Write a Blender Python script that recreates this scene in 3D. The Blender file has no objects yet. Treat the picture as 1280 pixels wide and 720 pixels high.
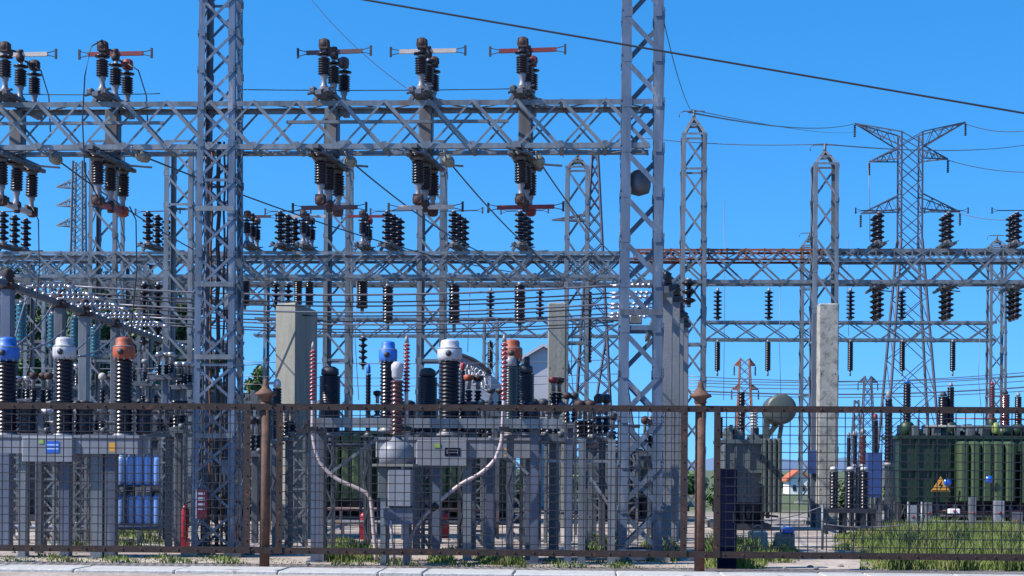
import bpy, math, random
from mathutils import Vector
random.seed(7)
R = math.radians
sc = bpy.context.scene
col = sc.collection
F = 2000.0; PHI = .0067; HOR = 585.0; EYE = 1.5; YAW = -.053

# ------------------------------------------------------------- placing helpers
def P(px, py, D0):
    """point of the place seen at a spot of the survey photo, on the row whose distance is D0"""
    u = px-640; v = HOR-py
    a = u-PHI*v; b = v+PHI*u
    D = D0/(1-YAW*a/F)
    return Vector((a*D/F, D, EYE+b*D/F))
def G(px, D0, z=0.0):
    p = P(px, HOR, D0)
    for _ in range(3):
        v = (z-EYE)*F/p.y - PHI*(px-640)
        p = P(px, HOR-v, D0)
    return Vector((p.x, p.y, z))
def Zp(px, py, D0): return P(px, py, D0).z

# ------------------------------------------------------------- mesh builder
class MB:
    def __init__(s): s.v = []; s.f = []; s.sm = []
    def add(s, vs, fs, smooth=False):
        o = len(s.v); s.v += [tuple(p) for p in vs]
        s.f += [tuple(i+o for i in f) for f in fs]; s.sm += [smooth]*len(fs); return s
    def box(s, x0, x1, y0, y1, z0, z1):
        return s.add([(x0,y0,z0),(x1,y0,z0),(x1,y1,z0),(x0,y1,z0),(x0,y0,z1),(x1,y0,z1),(x1,y1,z1),(x0,y1,z1)],
            [(0,3,2,1),(4,5,6,7),(0,1,5,4),(1,2,6,5),(2,3,7,6),(3,0,4,7)])
    def bbox(s, x0, x1, y0, y1, z0, z1, b=.01):
        """box with chamfered vertical and top edges"""
        def ring(i, z): return [(x0+i+b,y0+i,z),(x1-i-b,y0+i,z),(x1-i,y0+i+b,z),(x1-i,y1-i-b,z),(x1-i-b,y1-i,z),(x0+i+b,y1-i,z),(x0+i,y1-i-b,z),(x0+i,y0+i+b,z)]
        vs = ring(0, z0)+ring(0, z1-b)+ring(b, z1)
        fs = [tuple(range(7,-1,-1)), tuple(range(16,24))]
        for k in range(2):
            for i in range(8):
                j = (i+1) % 8; fs.append((k*8+i, k*8+j, k*8+8+j, k*8+8+i))
        return s.add(vs, fs)
    def bar(s, p, q, w, d, up=(0,0,1)):
        p = Vector(p); q = Vector(q); t = (q-p)
        if t.length < 1e-5: return s
        t.normalize(); up = Vector(up)
        a = t.cross(up)
        if a.length < 1e-3: a = t.cross(Vector((0,1,0)))
        a.normalize(); b = a.cross(t).normalized()
        a *= w/2; b *= d/2
        vs = [p-a-b, p+a-b, p+a+b, p-a+b, q-a-b, q+a-b, q+a+b, q-a+b]
        return s.add(vs, [(0,3,2,1),(4,5,6,7),(0,1,5,4),(1,2,6,5),(2,3,7,6),(3,0,4,7)])
    def angle(s, p, q, w, t, d1, d2):
        """L section whose corner runs p-q, flanges towards d1 and d2"""
        p = Vector(p); q = Vector(q); d1 = Vector(d1); d2 = Vector(d2)
        def sec(c): return [c, c+d1*w, c+d1*w+d2*t, c+d1*t+d2*t, c+d1*t+d2*w, c+d2*w]
        vs = sec(p)+sec(q)
        fs = [(i, (i+1) % 6, 6+(i+1) % 6, 6+i) for i in range(6)]
        fs += [(0,5,4,3),(0,3,2,1),(6,7,8,9),(6,9,10,11)]
        return s.add(vs, fs)
    def tube(s, pts, r, n=8, caps=True):
        pts = [Vector(p) for p in pts]; vs = []; fs = []
        rr = r if isinstance(r, (list, tuple)) else [r]*len(pts)
        for i, p in enumerate(pts):
            t = (pts[min(i+1, len(pts)-1)]-pts[max(i-1, 0)]).normalized()
            up = Vector((0,0,1)) if abs(t.z) < .9 else Vector((0,1,0))
            a = t.cross(up).normalized(); b = a.cross(t)
            for k in range(n):
                an = 2*math.pi*k/n
                vs.append(p+(a*math.cos(an)+b*math.sin(an))*rr[i])
        for i in range(len(pts)-1):
            for k in range(n):
                j = (k+1) % n; fs.append((i*n+k, i*n+j, (i+1)*n+j, (i+1)*n+k))
        if caps: fs += [tuple(range(n-1,-1,-1)), tuple(range((len(pts)-1)*n, len(pts)*n))]
        return s.add(vs, fs, True)
    def lathe(s, o, prof, n=14, axis=(0,0,1), smooth=True):
        """prof: list of (radius, distance along axis)"""
        o = Vector(o); t = Vector(axis).normalized()
        up = Vector((0,0,1)) if abs(t.z) < .9 else Vector((0,1,0))
        a = t.cross(up).normalized(); b = t.cross(a)
        vs = []; fs = []
        for r, h in prof:
            r = max(r, .0005)
            for k in range(n):
                an = 2*math.pi*k/n; vs.append(o+t*h+(a*math.cos(an)+b*math.sin(an))*r)
        for i in range(len(prof)-1):
            for k in range(n):
                j = (k+1) % n; fs.append((i*n+k, i*n+j, (i+1)*n+j, (i+1)*n+k))
        fs += [tuple(range(n-1,-1,-1)), tuple(range((len(prof)-1)*n, len(prof)*n))]
        return s.add(vs, fs, smooth)
    def sheds(s, o, H, Ro, Ri, n, axis=(0,0,1), sides=14, taper=1.0):
        pr = []; p = H/n
        for i in range(n):
            z = i*p; k = 1+(taper-1)*(i/max(1, n-1))
            pr += [(Ri*k, z+.02*p), (Ro*k, z+.28*p), (Ro*k*.99, z+.38*p), (Ri*k*1.03, z+.78*p)]
        return s.lathe(o, pr, sides, axis)
    def mesh(s, name, m):
        me = bpy.data.meshes.new(name); me.from_pydata(s.v, [], s.f)
        me.polygons.foreach_set('use_smooth', s.sm); me.materials.append(m); me.update(); return me
    def build(s, name, m, parent=None, loc=None):
        o = bpy.data.objects.new(name, s.mesh(name, m)); col.objects.link(o)
        if parent: o.parent = parent
        if loc is not None: o.location = loc
        return o
CACHE = {}
def part(name, key, fn, m, parent, loc=(0,0,0)):
    k = (key, m.name)
    if k not in CACHE:
        b = MB(); fn(b); CACHE[k] = b.mesh(name, m)
    o = bpy.data.objects.new(name, CACHE[k]); col.objects.link(o); o.parent = parent; o.location = loc; return o
def tag(o, label, cat, group=None):
    o['label'] = label; o['category'] = cat
    if group: o['group'] = group
    return o
ALPHA = math.atan(YAW)
def thing(name, label, cat, loc, group=None, rz=None):
    o = bpy.data.objects.new(name, None); col.objects.link(o); o.empty_display_size = .2
    o.location = loc; o.rotation_euler = (0, 0, ALPHA if rz is None else rz)
    return tag(o, label, cat, group)
def struct(b, name, m, kind='structure'):
    o = b.build(name, m); o['kind'] = kind; return o

# ------------------------------------------------------------- materials
def mat(name, c, rough=.6, metal=0., var=.25, scale=6., spot=None, spot_amt=.0, spot_scale=3., bump=.0, streak=False, coat=0., spec=.5):
    m = bpy.data.materials.new(name); m.use_nodes = True
    nt = m.node_tree; N = nt.nodes; L = nt.links
    b = N['Principled BSDF']; b.inputs['Roughness'].default_value = rough; b.inputs['Metallic'].default_value = metal
    b.inputs['Specular IOR Level'].default_value = spec
    if coat: b.inputs['Coat Weight'].default_value = coat; b.inputs['Coat Roughness'].default_value = .1
    tc = N.new('ShaderNodeTexCoord'); mp = N.new('ShaderNodeMapping'); L.new(tc.outputs['Object'], mp.inputs[0])
    if streak: mp.inputs['Scale'].default_value = (1, 1, .18)
    no = N.new('ShaderNodeTexNoise'); no.inputs['Scale'].default_value = scale; no.inputs['Detail'].default_value = 6; no.inputs['Roughness'].default_value = .65
    L.new(mp.outputs[0], no.inputs[0])
    oi = N.new('ShaderNodeObjectInfo')
    ad = N.new('ShaderNodeMath'); ad.operation = 'MULTIPLY_ADD'; L.new(oi.outputs['Random'], ad.inputs[0]); ad.inputs[1].default_value = .18; L.new(no.outputs[0], ad.inputs[2])
    rp = N.new('ShaderNodeValToRGB'); rp.color_ramp.elements[0].position = .35; rp.color_ramp.elements[1].position = .8
    lo = [x*(1-var) for x in c]; hi = [min(1, x*(1+var*.6)) for x in c]
    rp.color_ramp.elements[0].color = (*lo, 1); rp.color_ramp.elements[1].color = (*hi, 1)
    L.new(ad.outputs[0], rp.inputs[0]); out = rp.outputs[0]
    if spot:
        n2 = N.new('ShaderNodeTexNoise'); n2.inputs['Scale'].default_value = spot_scale; n2.inputs['Detail'].default_value = 8; n2.inputs['Roughness'].default_value = .7
        L.new(mp.outputs[0], n2.inputs[0])
        r2 = N.new('ShaderNodeValToRGB'); r2.color_ramp.elements[0].position = .62-spot_amt*.4; r2.color_ramp.elements[1].position = .70-spot_amt*.3
        L.new(n2.outputs[0], r2.inputs[0])
        mx = N.new('ShaderNodeMix'); mx.data_type = 'RGBA'; L.new(r2.outputs[0], mx.inputs[0]); L.new(out, mx.inputs[6]); mx.inputs[7].default_value = (*spot, 1)
        out = mx.outputs[2]
    L.new(out, b.inputs['Base Color'])
    if bump:
        bp = N.new('ShaderNodeBump'); bp.inputs['Strength'].default_value = bump; bp.inputs['Distance'].default_value = .02
        n3 = N.new('ShaderNodeTexNoise'); n3.inputs['Scale'].default_value = scale*6; n3.inputs['Detail'].default_value = 5; L.new(tc.outputs['Object'], n3.inputs[0])
        L.new(n3.outputs[0], bp.inputs['Height']); L.new(bp.outputs[0], b.inputs['Normal'])
    return m
galv = mat('galvanised_steel', (.165,.182,.20), .45, .35, .5, 5, (.17,.10,.07), .10, 3, streak=True)
galvd = mat('weathered_steel', (.10,.11,.13), .55, .3, .5, 6, (.16,.09,.06), .12, 4, streak=True)
towerm = mat('front_tower_steel', (.10,.132,.185), .46, .3, .5, 5, (.25,.26,.28), .14, 4, streak=True)
galvb = mat('blue_grey_painted_steel', (.085,.105,.155), .5, .1, .35, 6, (.14,.15,.17), .12, 4, streak=True)
farst = mat('pylon_steel', (.07,.07,.10), .6, .2, .3, 3)
rustb = mat('rusty_red_steel', (.22,.07,.035), .75, .1, .35, 8, (.12,.07,.05), .2, 6)
rustf = mat('rusty_brown_fence_steel', (.028,.017,.016), .8, .1, .5, 6, (.085,.036,.02), .16, 7, bump=.2)
rustp = mat('orange_brown_rusty_post', (.12,.062,.042), .8, .1, .45, 6, (.05,.028,.02), .2, 8, bump=.2)
wirem = mat('fence_wire_steel', (.014,.014,.02), .7, .1, .2, 20)
porc = mat('dark_porcelain', (.006,.006,.014), .3, 0, .3, 10, spec=.35)
porcb = mat('brown_porcelain', (.075,.018,.018), .25, 0, .3, 10, coat=.3)
porcr = mat('red_glazed_insulator', (.20,.018,.03), .3, 0, .3, 10, coat=.2)
teal = mat('teal_glass', (.008,.09,.13), .15, 0, .2, 10, coat=.4)
glassg = mat('pale_green_glass', (.17,.18,.16), .15, 0, .2, 10, coat=.4)
alu = mat('bright_aluminium', (.36,.36,.40), .33, .8, .15, 12)
stem = mat('pale_grey_metal', (.20,.20,.22), .5, .2, .3, 12, (.25,.14,.09), .12, 9)
capb = mat('bright_blue_paint', (.02,.13,.48), .5, 0, .4, 7, (.12,.19,.32), .14, 9, streak=True)
capw = mat('white_grey_paint', (.42,.42,.45), .5, 0, .3, 6, (.22,.21,.21), .16, 8, streak=True)
capo = mat('orange_paint', (.34,.065,.022), .6, 0, .4, 7, (.16,.06,.04), .2, 9, streak=True)
beige = mat('pale_beige_paint', (.50,.43,.38), .55, 0, .25, 8, (.3,.2,.15), .1, 8)
redp = mat('faded_red_paint', (.17,.018,.02), .55, 0, .3, 8)
brownp = mat('dark_brown_paint', (.09,.045,.05), .55, 0, .3, 8)
ororange = mat('red_orange_paint', (.26,.045,.022), .55, 0, .3, 8, (.2,.15,.13), .15, 12)
rustcap = mat('rusty_casting', (.045,.026,.026), .7, .2, .4, 14, (.16,.055,.03), .12, 12)
cable = mat('black_cable', (.022,.024,.035), .5, 0, .1, 4)
alwire = mat('aluminium_wire', (.17,.17,.20), .5, .5, .1, 4)
pinkc = mat('pale_pink_cable_sheath', (.42,.34,.345), .5, 0, .2, 6)
conc = mat('mottled_concrete', (.31,.30,.27), .9, 0, .35, 3, (.15,.15,.135), .3, 5, bump=.3)
concl = mat('pale_concrete', (.20,.20,.175), .9, 0, .4, 2.5, (.15,.15,.14), .16, 3, bump=.3, streak=True)
kerbm = mat('kerb_concrete', (.40,.395,.38), .9, 0, .3, 3, (.22,.21,.20), .18, 3, bump=.5)
greenp = mat('dark_green_paint', (.010,.032,.016), .5, 0, .3, 3, streak=True)
greenl = mat('olive_green_paint', (.045,.075,.032), .5, 0, .25, 4, (.035,.06,.03), .1, 4, streak=True)
greyp = mat('mid_grey_paint', (.085,.098,.105), .5, 0, .25, 3, streak=True)
greyg = mat('grey_green_paint', (.062,.075,.066), .45, 0, .25, 4)
lgrey = mat('light_grey_paint', (.19,.205,.24), .5, .05, .2, 4, (.3,.3,.33), .08, 5, streak=True)
navy = mat('navy_paint', (.002,.005,.022), .8, 0, .2, 4, spec=.08)
bluep = mat('mid_blue_paint', (.03,.06,.19), .45, 0, .2, 4)
bluec = mat('glossy_blue_paint', (.015,.10,.50), .22, 0, .2, 4, coat=.4)
darkm = mat('grimy_dark_steel', (.035,.035,.045), .6, .2, .4, 8)
redx = mat('red_enamel', (.28,.010,.018), .35, 0, .2, 5)
whitep = mat('white_paint', (.75,.75,.75), .5, 0, .1, 5)
yellow = mat('amber_sign_paint', (.62,.30,.03), .5, 0, .1, 5)
blackp = mat('black_paint', (.01,.01,.012), .5, 0, .1, 5)
hconc = mat('grey_post_concrete', (.16,.17,.19), .85, 0, .4, 3, (.14,.14,.15), .14, 4, bump=.3, streak=True)
wallw = mat('pale_rendered_wall', (.45,.45,.49), .85, 0, .12, 1.2, (.38,.38,.41), .08, 1)
walld = mat('dark_grey_wall', (.05,.055,.07), .85, 0, .2, 1.2)
roofr = mat('red_roof_tiles', (.42,.11,.05), .8, 0, .2, 5)
leafm = [mat('leaf_%d' % i, c, .6, 0, .4, 1.5) for i, c in enumerate([(.035,.075,.025), (.05,.10,.03), (.07,.13,.03)])]
barkm = mat('bark', (.12,.09,.07), .9, 0, .3, 8)

# ------------------------------------------------------------- ground, sky, far hills
def ground_mat():
    m = bpy.data.materials.new('sandy_ground'); m.use_nodes = True
    nt = m.node_tree; N = nt.nodes; L = nt.links; b = N['Principled BSDF']; b.inputs['Roughness'].default_value = .95
    tc = N.new('ShaderNodeTexCoord')
    def noise(s, d=8):
        n = N.new('ShaderNodeTexNoise'); n.inputs['Scale'].default_value = s; n.inputs['Detail'].default_value = d; n.inputs['Roughness'].default_value = .7; L.new(tc.outputs['Object'], n.inputs[0]); return n
    a = noise(.45); r = N.new('ShaderNodeValToRGB')
    e = r.color_ramp.elements; e[0].position = .38; e[0].color = (.26,.20,.16,1); e[1].position = .62; e[1].color = (.50,.43,.37,1)
    L.new(a.outputs[0], r.inputs[0])
    c = noise(9, 4); mx = N.new('ShaderNodeMix'); mx.data_type = 'RGBA'; mx.blend_type = 'OVERLAY'; mx.inputs[0].default_value = .55
    L.new(r.outputs[0], mx.inputs[6]); L.new(c.outputs[0], mx.inputs[7])
    # pebbles
    v = N.new('ShaderNodeTexVoronoi'); v.inputs['Scale'].default_value = 14; L.new(tc.outputs['Object'], v.inputs[0])
    mx2 = N.new('ShaderNodeMix'); mx2.data_type = 'RGBA'; mx2.blend_type = 'MULTIPLY'; mx2.inputs[0].default_value = .5
    r3 = N.new('ShaderNodeValToRGB'); r3.color_ramp.elements[0].color = (1,1,1,1); r3.color_ramp.elements[1].color = (.45,.42,.4,1); L.new(v.outputs[0], r3.inputs[0])
    L.new(mx.outputs[2], mx2.inputs[6]); L.new(r3.outputs[0], mx2.inputs[7])
    # far land turns to dry grass
    sp = N.new('ShaderNodeSeparateXYZ'); L.new(tc.outputs['Object'], sp.inputs[0])
    mr = N.new('ShaderNodeMapRange'); mr.inputs[1].default_value = 50; mr.inputs[2].default_value = 60; L.new(sp.outputs[1], mr.inputs[0])
    g = N.new('ShaderNodeMix'); g.data_type = 'RGBA'; g.inputs[7].default_value = (.08,.10,.04,1); L.new(mr.outputs[0], g.inputs[0]); L.new(mx2.outputs[2], g.inputs[6])
    L.new(g.outputs[2], b.inputs['Base Color'])
    bp = N.new('ShaderNodeBump'); bp.inputs['Strength'].default_value = .5; bp.inputs['Distance'].default_value = .05; L.new(c.outputs[0], bp.inputs['Height']); L.new(bp.outputs[0], b.inputs['Normal'])
    return m
struct(MB().add([(-2500,-60,0),(2500,-60,0),(2500,4000,0),(-2500,4000,0)], [(0,1,2,3)]), 'ground', ground_mat())
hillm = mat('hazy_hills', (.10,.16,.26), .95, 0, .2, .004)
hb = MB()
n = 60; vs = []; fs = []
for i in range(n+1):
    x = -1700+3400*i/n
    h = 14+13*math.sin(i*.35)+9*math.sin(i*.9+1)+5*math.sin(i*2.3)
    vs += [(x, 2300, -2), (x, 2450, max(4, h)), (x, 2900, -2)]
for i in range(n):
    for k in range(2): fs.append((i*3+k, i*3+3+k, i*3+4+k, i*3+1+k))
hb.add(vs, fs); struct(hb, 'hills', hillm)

SUN_EL = R(44); SUN_AZ = R(-107)      # azimuth from +Y towards +X
w = bpy.data.worlds.new('World'); sc.world = w; w.use_nodes = True
nt = w.node_tree; bg = nt.nodes['Background']; sky = nt.nodes.new('ShaderNodeTexSky'); sky.sky_type = 'NISHITA'
sky.sun_disc = False; sky.sun_elevation = SUN_EL; sky.sun_rotation = SUN_AZ; sky.air_density = 1.0; sky.dust_density = .2; sky.ozone_density = 2.0; sky.altitude = 300
hs = nt.nodes.new('ShaderNodeHueSaturation'); hs.inputs['Saturation'].default_value = 1.41
nt.links.new(sky.outputs[0], hs.inputs['Color'])
tcw = nt.nodes.new('ShaderNodeTexCoord'); va = nt.nodes.new('ShaderNodeVectorMath'); va.operation = 'ADD'; va.inputs[1].default_value = (0, 0, .21)
vn = nt.nodes.new('ShaderNodeVectorMath'); vn.operation = 'NORMALIZE'
nt.links.new(tcw.outputs['Generated'], va.inputs[0]); nt.links.new(va.outputs[0], vn.inputs[0]); nt.links.new(vn.outputs[0], sky.inputs[0])
nt.links.new(hs.outputs[0], bg.inputs[0]); bg.inputs[1].default_value = .15
sl = bpy.data.lights.new('sun', 'SUN'); sl.energy = 4.4; sl.angle = R(.53); sl.color = (1,.94,.86)
so = bpy.data.objects.new('sun', sl); col.objects.link(so)
sd = Vector((math.sin(SUN_AZ)*math.cos(SUN_EL), math.cos(SUN_AZ)*math.cos(SUN_EL), math.sin(SUN_EL)))
so.rotation_euler = sd.to_track_quat('Z', 'Y').to_euler()

# ------------------------------------------------------------- camera
cd = bpy.data.cameras.new('camera'); cam = bpy.data.objects.new('camera', cd); col.objects.link(cam); sc.camera = cam
cam.location = (0, 0, EYE); cam.rotation_euler = (math.pi/2, -PHI, 0)
cd.sensor_width = 36; cd.lens = F/1280*36; cd.shift_y = 225/1280; cd.clip_end = 6000; cd.clip_start = .1
sc.view_settings.view_transform = 'Standard'; sc.view_settings.look = 'None'; sc.view_settings.exposure = .85; sc.view_settings.gamma = 1

# ------------------------------------------------------------- kerb
kb = MB(); O = P(640, 585, 23.0); gx = Vector((math.cos(ALPHA), math.sin(ALPHA), 0)); gy = Vector((-math.sin(ALPHA), math.cos(ALPHA), 0))
x = -12.2; k = 0
while x < 17:
    wd = [1.42, 1.45, 1.40, .62, 1.25][k % 5]; k += 1
    kb.bbox(x+.006, x+wd-.006, -1.0+random.uniform(-.012,.012), -.12, -.5, .05+random.uniform(-.004,.006), .018); x += wd
o = struct(kb, 'kerb', kerbm); o.location = (O.x, O.y, 0); o.rotation_euler.z = ALPHA
pv = MB().box(-30, 30, -9, -1.02, -.5, -.24); o = struct(pv, 'pavement', conc); o.location = (O.x, O.y, 0); o.rotation_euler.z = ALPHA

# ------------------------------------------------------------- fence
DF = 23.5; kf = DF/F
fence = thing('mesh_fence', 'rusty brown steel fence with square wire mesh and capped round posts along the kerb', 'fence', G(640, DF))
def fx(px): return (px-640)*kf*1.0
zt = Zp(640, 510, DF); zb = Zp(640, 691, DF)
edges = [(-201, 305), (346, 853), (894, 1401), (1442, 1900)]
for name, z in (('top_rail', zt), ('bottom_rail', zb)):
    b = MB(); b.box(fx(-240), fx(1900), -.012, .012, z-.047, z+.047)
    b.box(fx(-240), fx(1900), .012, .05, z+.035, z+.047)
    xx = fx(-232)
    while xx < fx(1890):
        b.lathe((xx, -.012, z), [(.016, 0), (.016, .008), (.006, .014)], 8, (0,-1,0)); xx += .278
    b.build(name, rustf, fence)
for px in (-201, 305, 346, 853, 894, 1401, 1442):
    b = MB(); b.box(fx(px)-.048, fx(px)+.048, -.026, -.0125, zb-.04, zt+.04)
    for i in range(9): b.lathe((fx(px), -.026, zb+.15+i*.24), [(.013,0),(.012,.008)], 8, (0,-1,0))
    b.build('frame_bar', rustf, fence)
for x0, x1 in edges:
    b = MB(); a0 = fx(x0); a1 = fx(x1); nx = round((a1-a0)/.131)
    for i in range(1, nx): xx = a0+(a1-a0)*i/nx; b.bar((xx+random.uniform(-.004,.004), .016, zb), (xx+random.uniform(-.004,.004), .016, zt), .0125, .010, (0,1,0))
    nz = round((zt-zb)/.126)
    for i in range(1, nz): zz = zb+(zt-zb)*i/nz; b.bar((a0, .007, zz+random.uniform(-.003,.003)), (a1, .007, zz+random.uniform(-.003,.003)), .012, .012)
    b.build('wire_mesh', wirem, fence)
def fpost(b):
    b.tube([(0,0,-.2),(0,0,2.46)], .075, 20)
def fcap(b):
    b.lathe((0,0,2.46), [(.078,0),(.095,.02),(.085,.05),(.1,.075),(.165,.10),(.16,.125),(.10,.165),(.06,.20),(.05,.24),(.04,.28),(.028,.33),(.0,.34)], 20)
for px in (-221, 326, 873.5, 1421):
    pb = part('post', 'fpost', fpost, rustp, fence, (fx(px), .09, 0)); part('finial', 'fcap', fcap, rustp, pb)

# ------------------------------------------------------------- lattice towers
def lattice_tower(label, px, D, py_top, w0, w1, panel, leg=.1, br=.05, spire=None, m=None, group='lattice towers of the substation', name='lattice_tower', pat='one', z_top=None, foot=True, extra=None):
    m = m or galv
    base = G(px, D); t = thing(name, label, 'lattice tower', base, group)
    H = z_top if z_top else P(px, py_top, D).z
    def hw(z): return (w0+(w1-w0)*min(1, z/H))/2
    z0 = .12 if foot else 0
    for sx in (-1, 1):
        for sy in (-1, 1):
            b = MB(); b.angle((sx*hw(z0), sy*hw(z0), z0), (sx*hw(H), sy*hw(H), H), leg, leg*.12, (-sx,0,0), (0,-sy,0)); b.build('leg', m, t)
    n = max(2, round((H-z0)/panel)); 
    faces = [((-1,-1),(1,-1),0), ((1,-1),(1,1),0), ((1,1),(-1,1),1), ((-1,1),(-1,-1),1)]
    for fi, (c0, c1, fl) in enumerate(faces):
        b = MB(); nx = -(c1[1]-c0[1])/2; ny = (c1[0]-c0[0])/2
        off = .011
        def pt(c, z, k=.0): return Vector((c[0]*hw(z)+(nx*-1)*k*0, c[1]*hw(z), z))
        mid = Vector(((c0[0]+c1[0])/2, (c0[1]+c1[1])/2, 0)).normalized()
        inn = -mid*.006
        for i in range(n):
            za = z0+(H-z0)*i/n; zc = z0+(H-z0)*(i+1)/n
            A0 = pt(c0, za)+mid*off; A1 = pt(c1, za)+mid*off; B0 = pt(c0, zc)+mid*off; B1 = pt(c1, zc)+mid*off
            k = (i+fl) % 2
            if pat == 'X' or (pat == 'mix' and i < 4):
                b.bar(A0, B1, .009, br, mid.cross(B1-A0)); b.bar(B0+inn*3, A1+inn*3, .009, br, mid.cross(A1-B0))
            elif pat == 'zig':
                p0, q0 = (A0, B1) if k else (B0, A1)
                b.bar(p0, q0, .009, br, mid.cross(q0-p0))
            else:
                b.bar(B0, A1, .009, br, mid.cross(A1-B0))
            if i % 5 == 0 and i: b.bar(A0+inn, A1+inn, .008, br, (0,0,1))
            # gusset plates
            for Q in (A0, A1):
                if i: 
                    d = (A0-A1).normalized()*(leg*.62)*(1 if Q is A1 else -1); Q = Q+d
                    b.bar(Q+mid*.006-Vector((0,0,leg*.55)), Q+mid*.006+Vector((0,0,leg*.55)), .006, leg*.9, mid.cross(Vector((0,0,1))))
        b.bar(pt(c0, H)+inn, pt(c1, H)+inn, .01, br, (0,0,1)); b.bar(pt(c0, z0+.03)+mid*.02, pt(c1, z0+.03)+mid*.02, .01, br, (0,0,1))
        b.build('bracing', m, t)
    if foot:
        for sx in (-1, 1):
            for sy in (-1, 1):
                MB().bbox(sx*w0/2-.14, sx*w0/2+.14, sy*w0/2-.14, sy*w0/2+.14, -.05, .12, .02).build('footing', concl, t)
    if spire:
        zs = P(px, spire, D).z-.0; b = MB(); h = hw(H)
        for sx in (-1, 1):
            for sy in (-1, 1): b.angle((sx*h, sy*h, H), (sx*.03, sy*.03, zs-.12), leg*.8, leg*.12, (-sx,0,0), (0,-sy,0))
        for sy in (-1, 1): b.bar((-h*.5, sy*h*.5, (H+zs)/2-.05), (h*.5, sy*h*.5, (H+zs)/2-.05), .01, br, (0,0,1))
        sp = b.build('peak', m, t)
        c = MB(); c.tube([(0,0,zs-.3),(0,0,zs+.05)], .04, 8); c.bar((-.3,0,zs+.02),(.3,0,zs+.02),.03,.03); c.tube([(-.3,0,zs+.02),(-.42,0,zs-.05),(-.4,0,zs-.15)], .012, 6)
        c.build('earth_wire_clamp', galvd, sp)
    if extra: extra(t, H)
    return t
DA, DB, DC = 26.5, 45.0, 70.0
def t1x(t, H):
    # conduits and rusty down pipes climbing inside the tower
    for xx, r, m in ((-.12,.022,rustp), (.10,.018,rustp), (.17,.028,cable), (.22,.03,cable), (-.2,.03,galvb), (.0,.035,darkm)):
        b = MB(); pts = []
        for i in range(24): pts.append((xx+.012*math.sin(i*1.7+xx*40), -.1+.02*math.sin(i*2.1+xx*9), .1+i*(6.9-.1)/23))
        b.tube(pts, r, 8); b.build('conduit', m, t)
    for z, xx in ((.92,.23), (1.35,.1), (4.1,.12)):
        MB().bbox(xx, xx+.2, -.2, -.05, z, z+.26, .015).build('junction_box', lgrey, t)
    for z in (2.0, 3.3, 4.5, 5.75): MB().bar((-.32,-.37,z),(.32,-.37,z),.012,.08).build('crosspiece', galv, t)
lattice_tower('thick lattice tower with conduits inside, left of the two front towers', 272, DA, -90, .72, .58, .60, .105, .045, m=towerm, pat='X', extra=t1x, group='front lattice towers')
def t2x(t, H):
    MB().bbox(-.18, .02, -.05, .2, 3.9, 4.02, .01).build('shelf_plate', galv, t)
    b = MB(); b.box(-.55,-.36,-.36,.36,.0,.1); b.box(.36,.55,-.36,.36,.0,.1); b.box(-.36,.36,-.40,-.28,.02,.14); b.bar((.45,-.3,.35),(.62,-.3,.02),.05,.05); b.build('base_frame', galvb, t)
    MB().lathe((-.05,.0,6.0), [(.02,0),(.17,.05),(.2,.15),(.2,.3),(.12,.4),(.03,.44)], 14).build('bell', galvd, t)
    MB().bar((-.34,-.36,4.05+.0),(.34,-.36,4.05),.012,.10).build('crosspiece', galvd, t)
lattice_tower('lattice steel front tower holding the right end of the high beam', 799, DA, -90, .72, .66, .74, .15, .08, m=towerm, pat='mix', extra=t2x, group='front lattice towers')
lattice_tower('tall peaked lattice tower just right of the right front tower', 864, DB, 170, .74, .68, .98, .11, .06, spire=140)
lattice_tower('peaked lattice tower directly behind the blotchy concrete pillar', 1028, DB, 207, .74, .68, .98, .11, .06, spire=182)
lattice_tower('peaked lattice tower rising behind the plain concrete column, left of the right front tower', 719, DB, 211, .70, .66, .98, .11, .06, spire=190)
lattice_tower('lattice tower standing behind the third front switch, right of the flat topped concrete pillar', 421, DB, 180, .76, .72, .9, .12, .06)
lattice_tower('lattice tower standing behind the white capped breaker pole in the middle', 538, DB, 180, .80, .76, .9, .14, .07)
lattice_tower('lattice tower seen just left of the thick left front tower', 225, DB-5, 180, .76, .72, .8, .12, .06)
lattice_tower('lattice tower behind the red armed switch at the left', 131, DB-3, 180, .78, .74, .8, .11, .06)
lattice_tower('far lattice column ending the low rear beam at the right edge', 1244, DC, 308, .76, .70, .9, .11, .06, spire=295)
lattice_tower('far lattice column half hidden by the peaked tower at the concrete pillar', 1009, DC, 308, .72, .68, .9, .11, .06, spire=292)
lattice_tower('far lattice column left of the flat topped concrete pillar', 341, DC-8, 330, .72, .68, .9, .10, .05)
lattice_tower('far narrow lattice column between the middle and right white insulator poles', 612, DC, 398, .70, .66, .9, .10, .05)
lattice_tower('grey lattice column among the left busbar, nearest the left edge', 46, 52, 330, .74, .70, .8, .11, .06)
lattice_tower('grey lattice column in the left jumble behind the teal insulators', 165, 55, 325, .74, .70, .8, .11, .06, m=galvd)
lattice_tower('grey lattice column behind the orange capped pole at the left', 195, 48, 330, .70, .68, .8, .11, .06)

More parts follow.
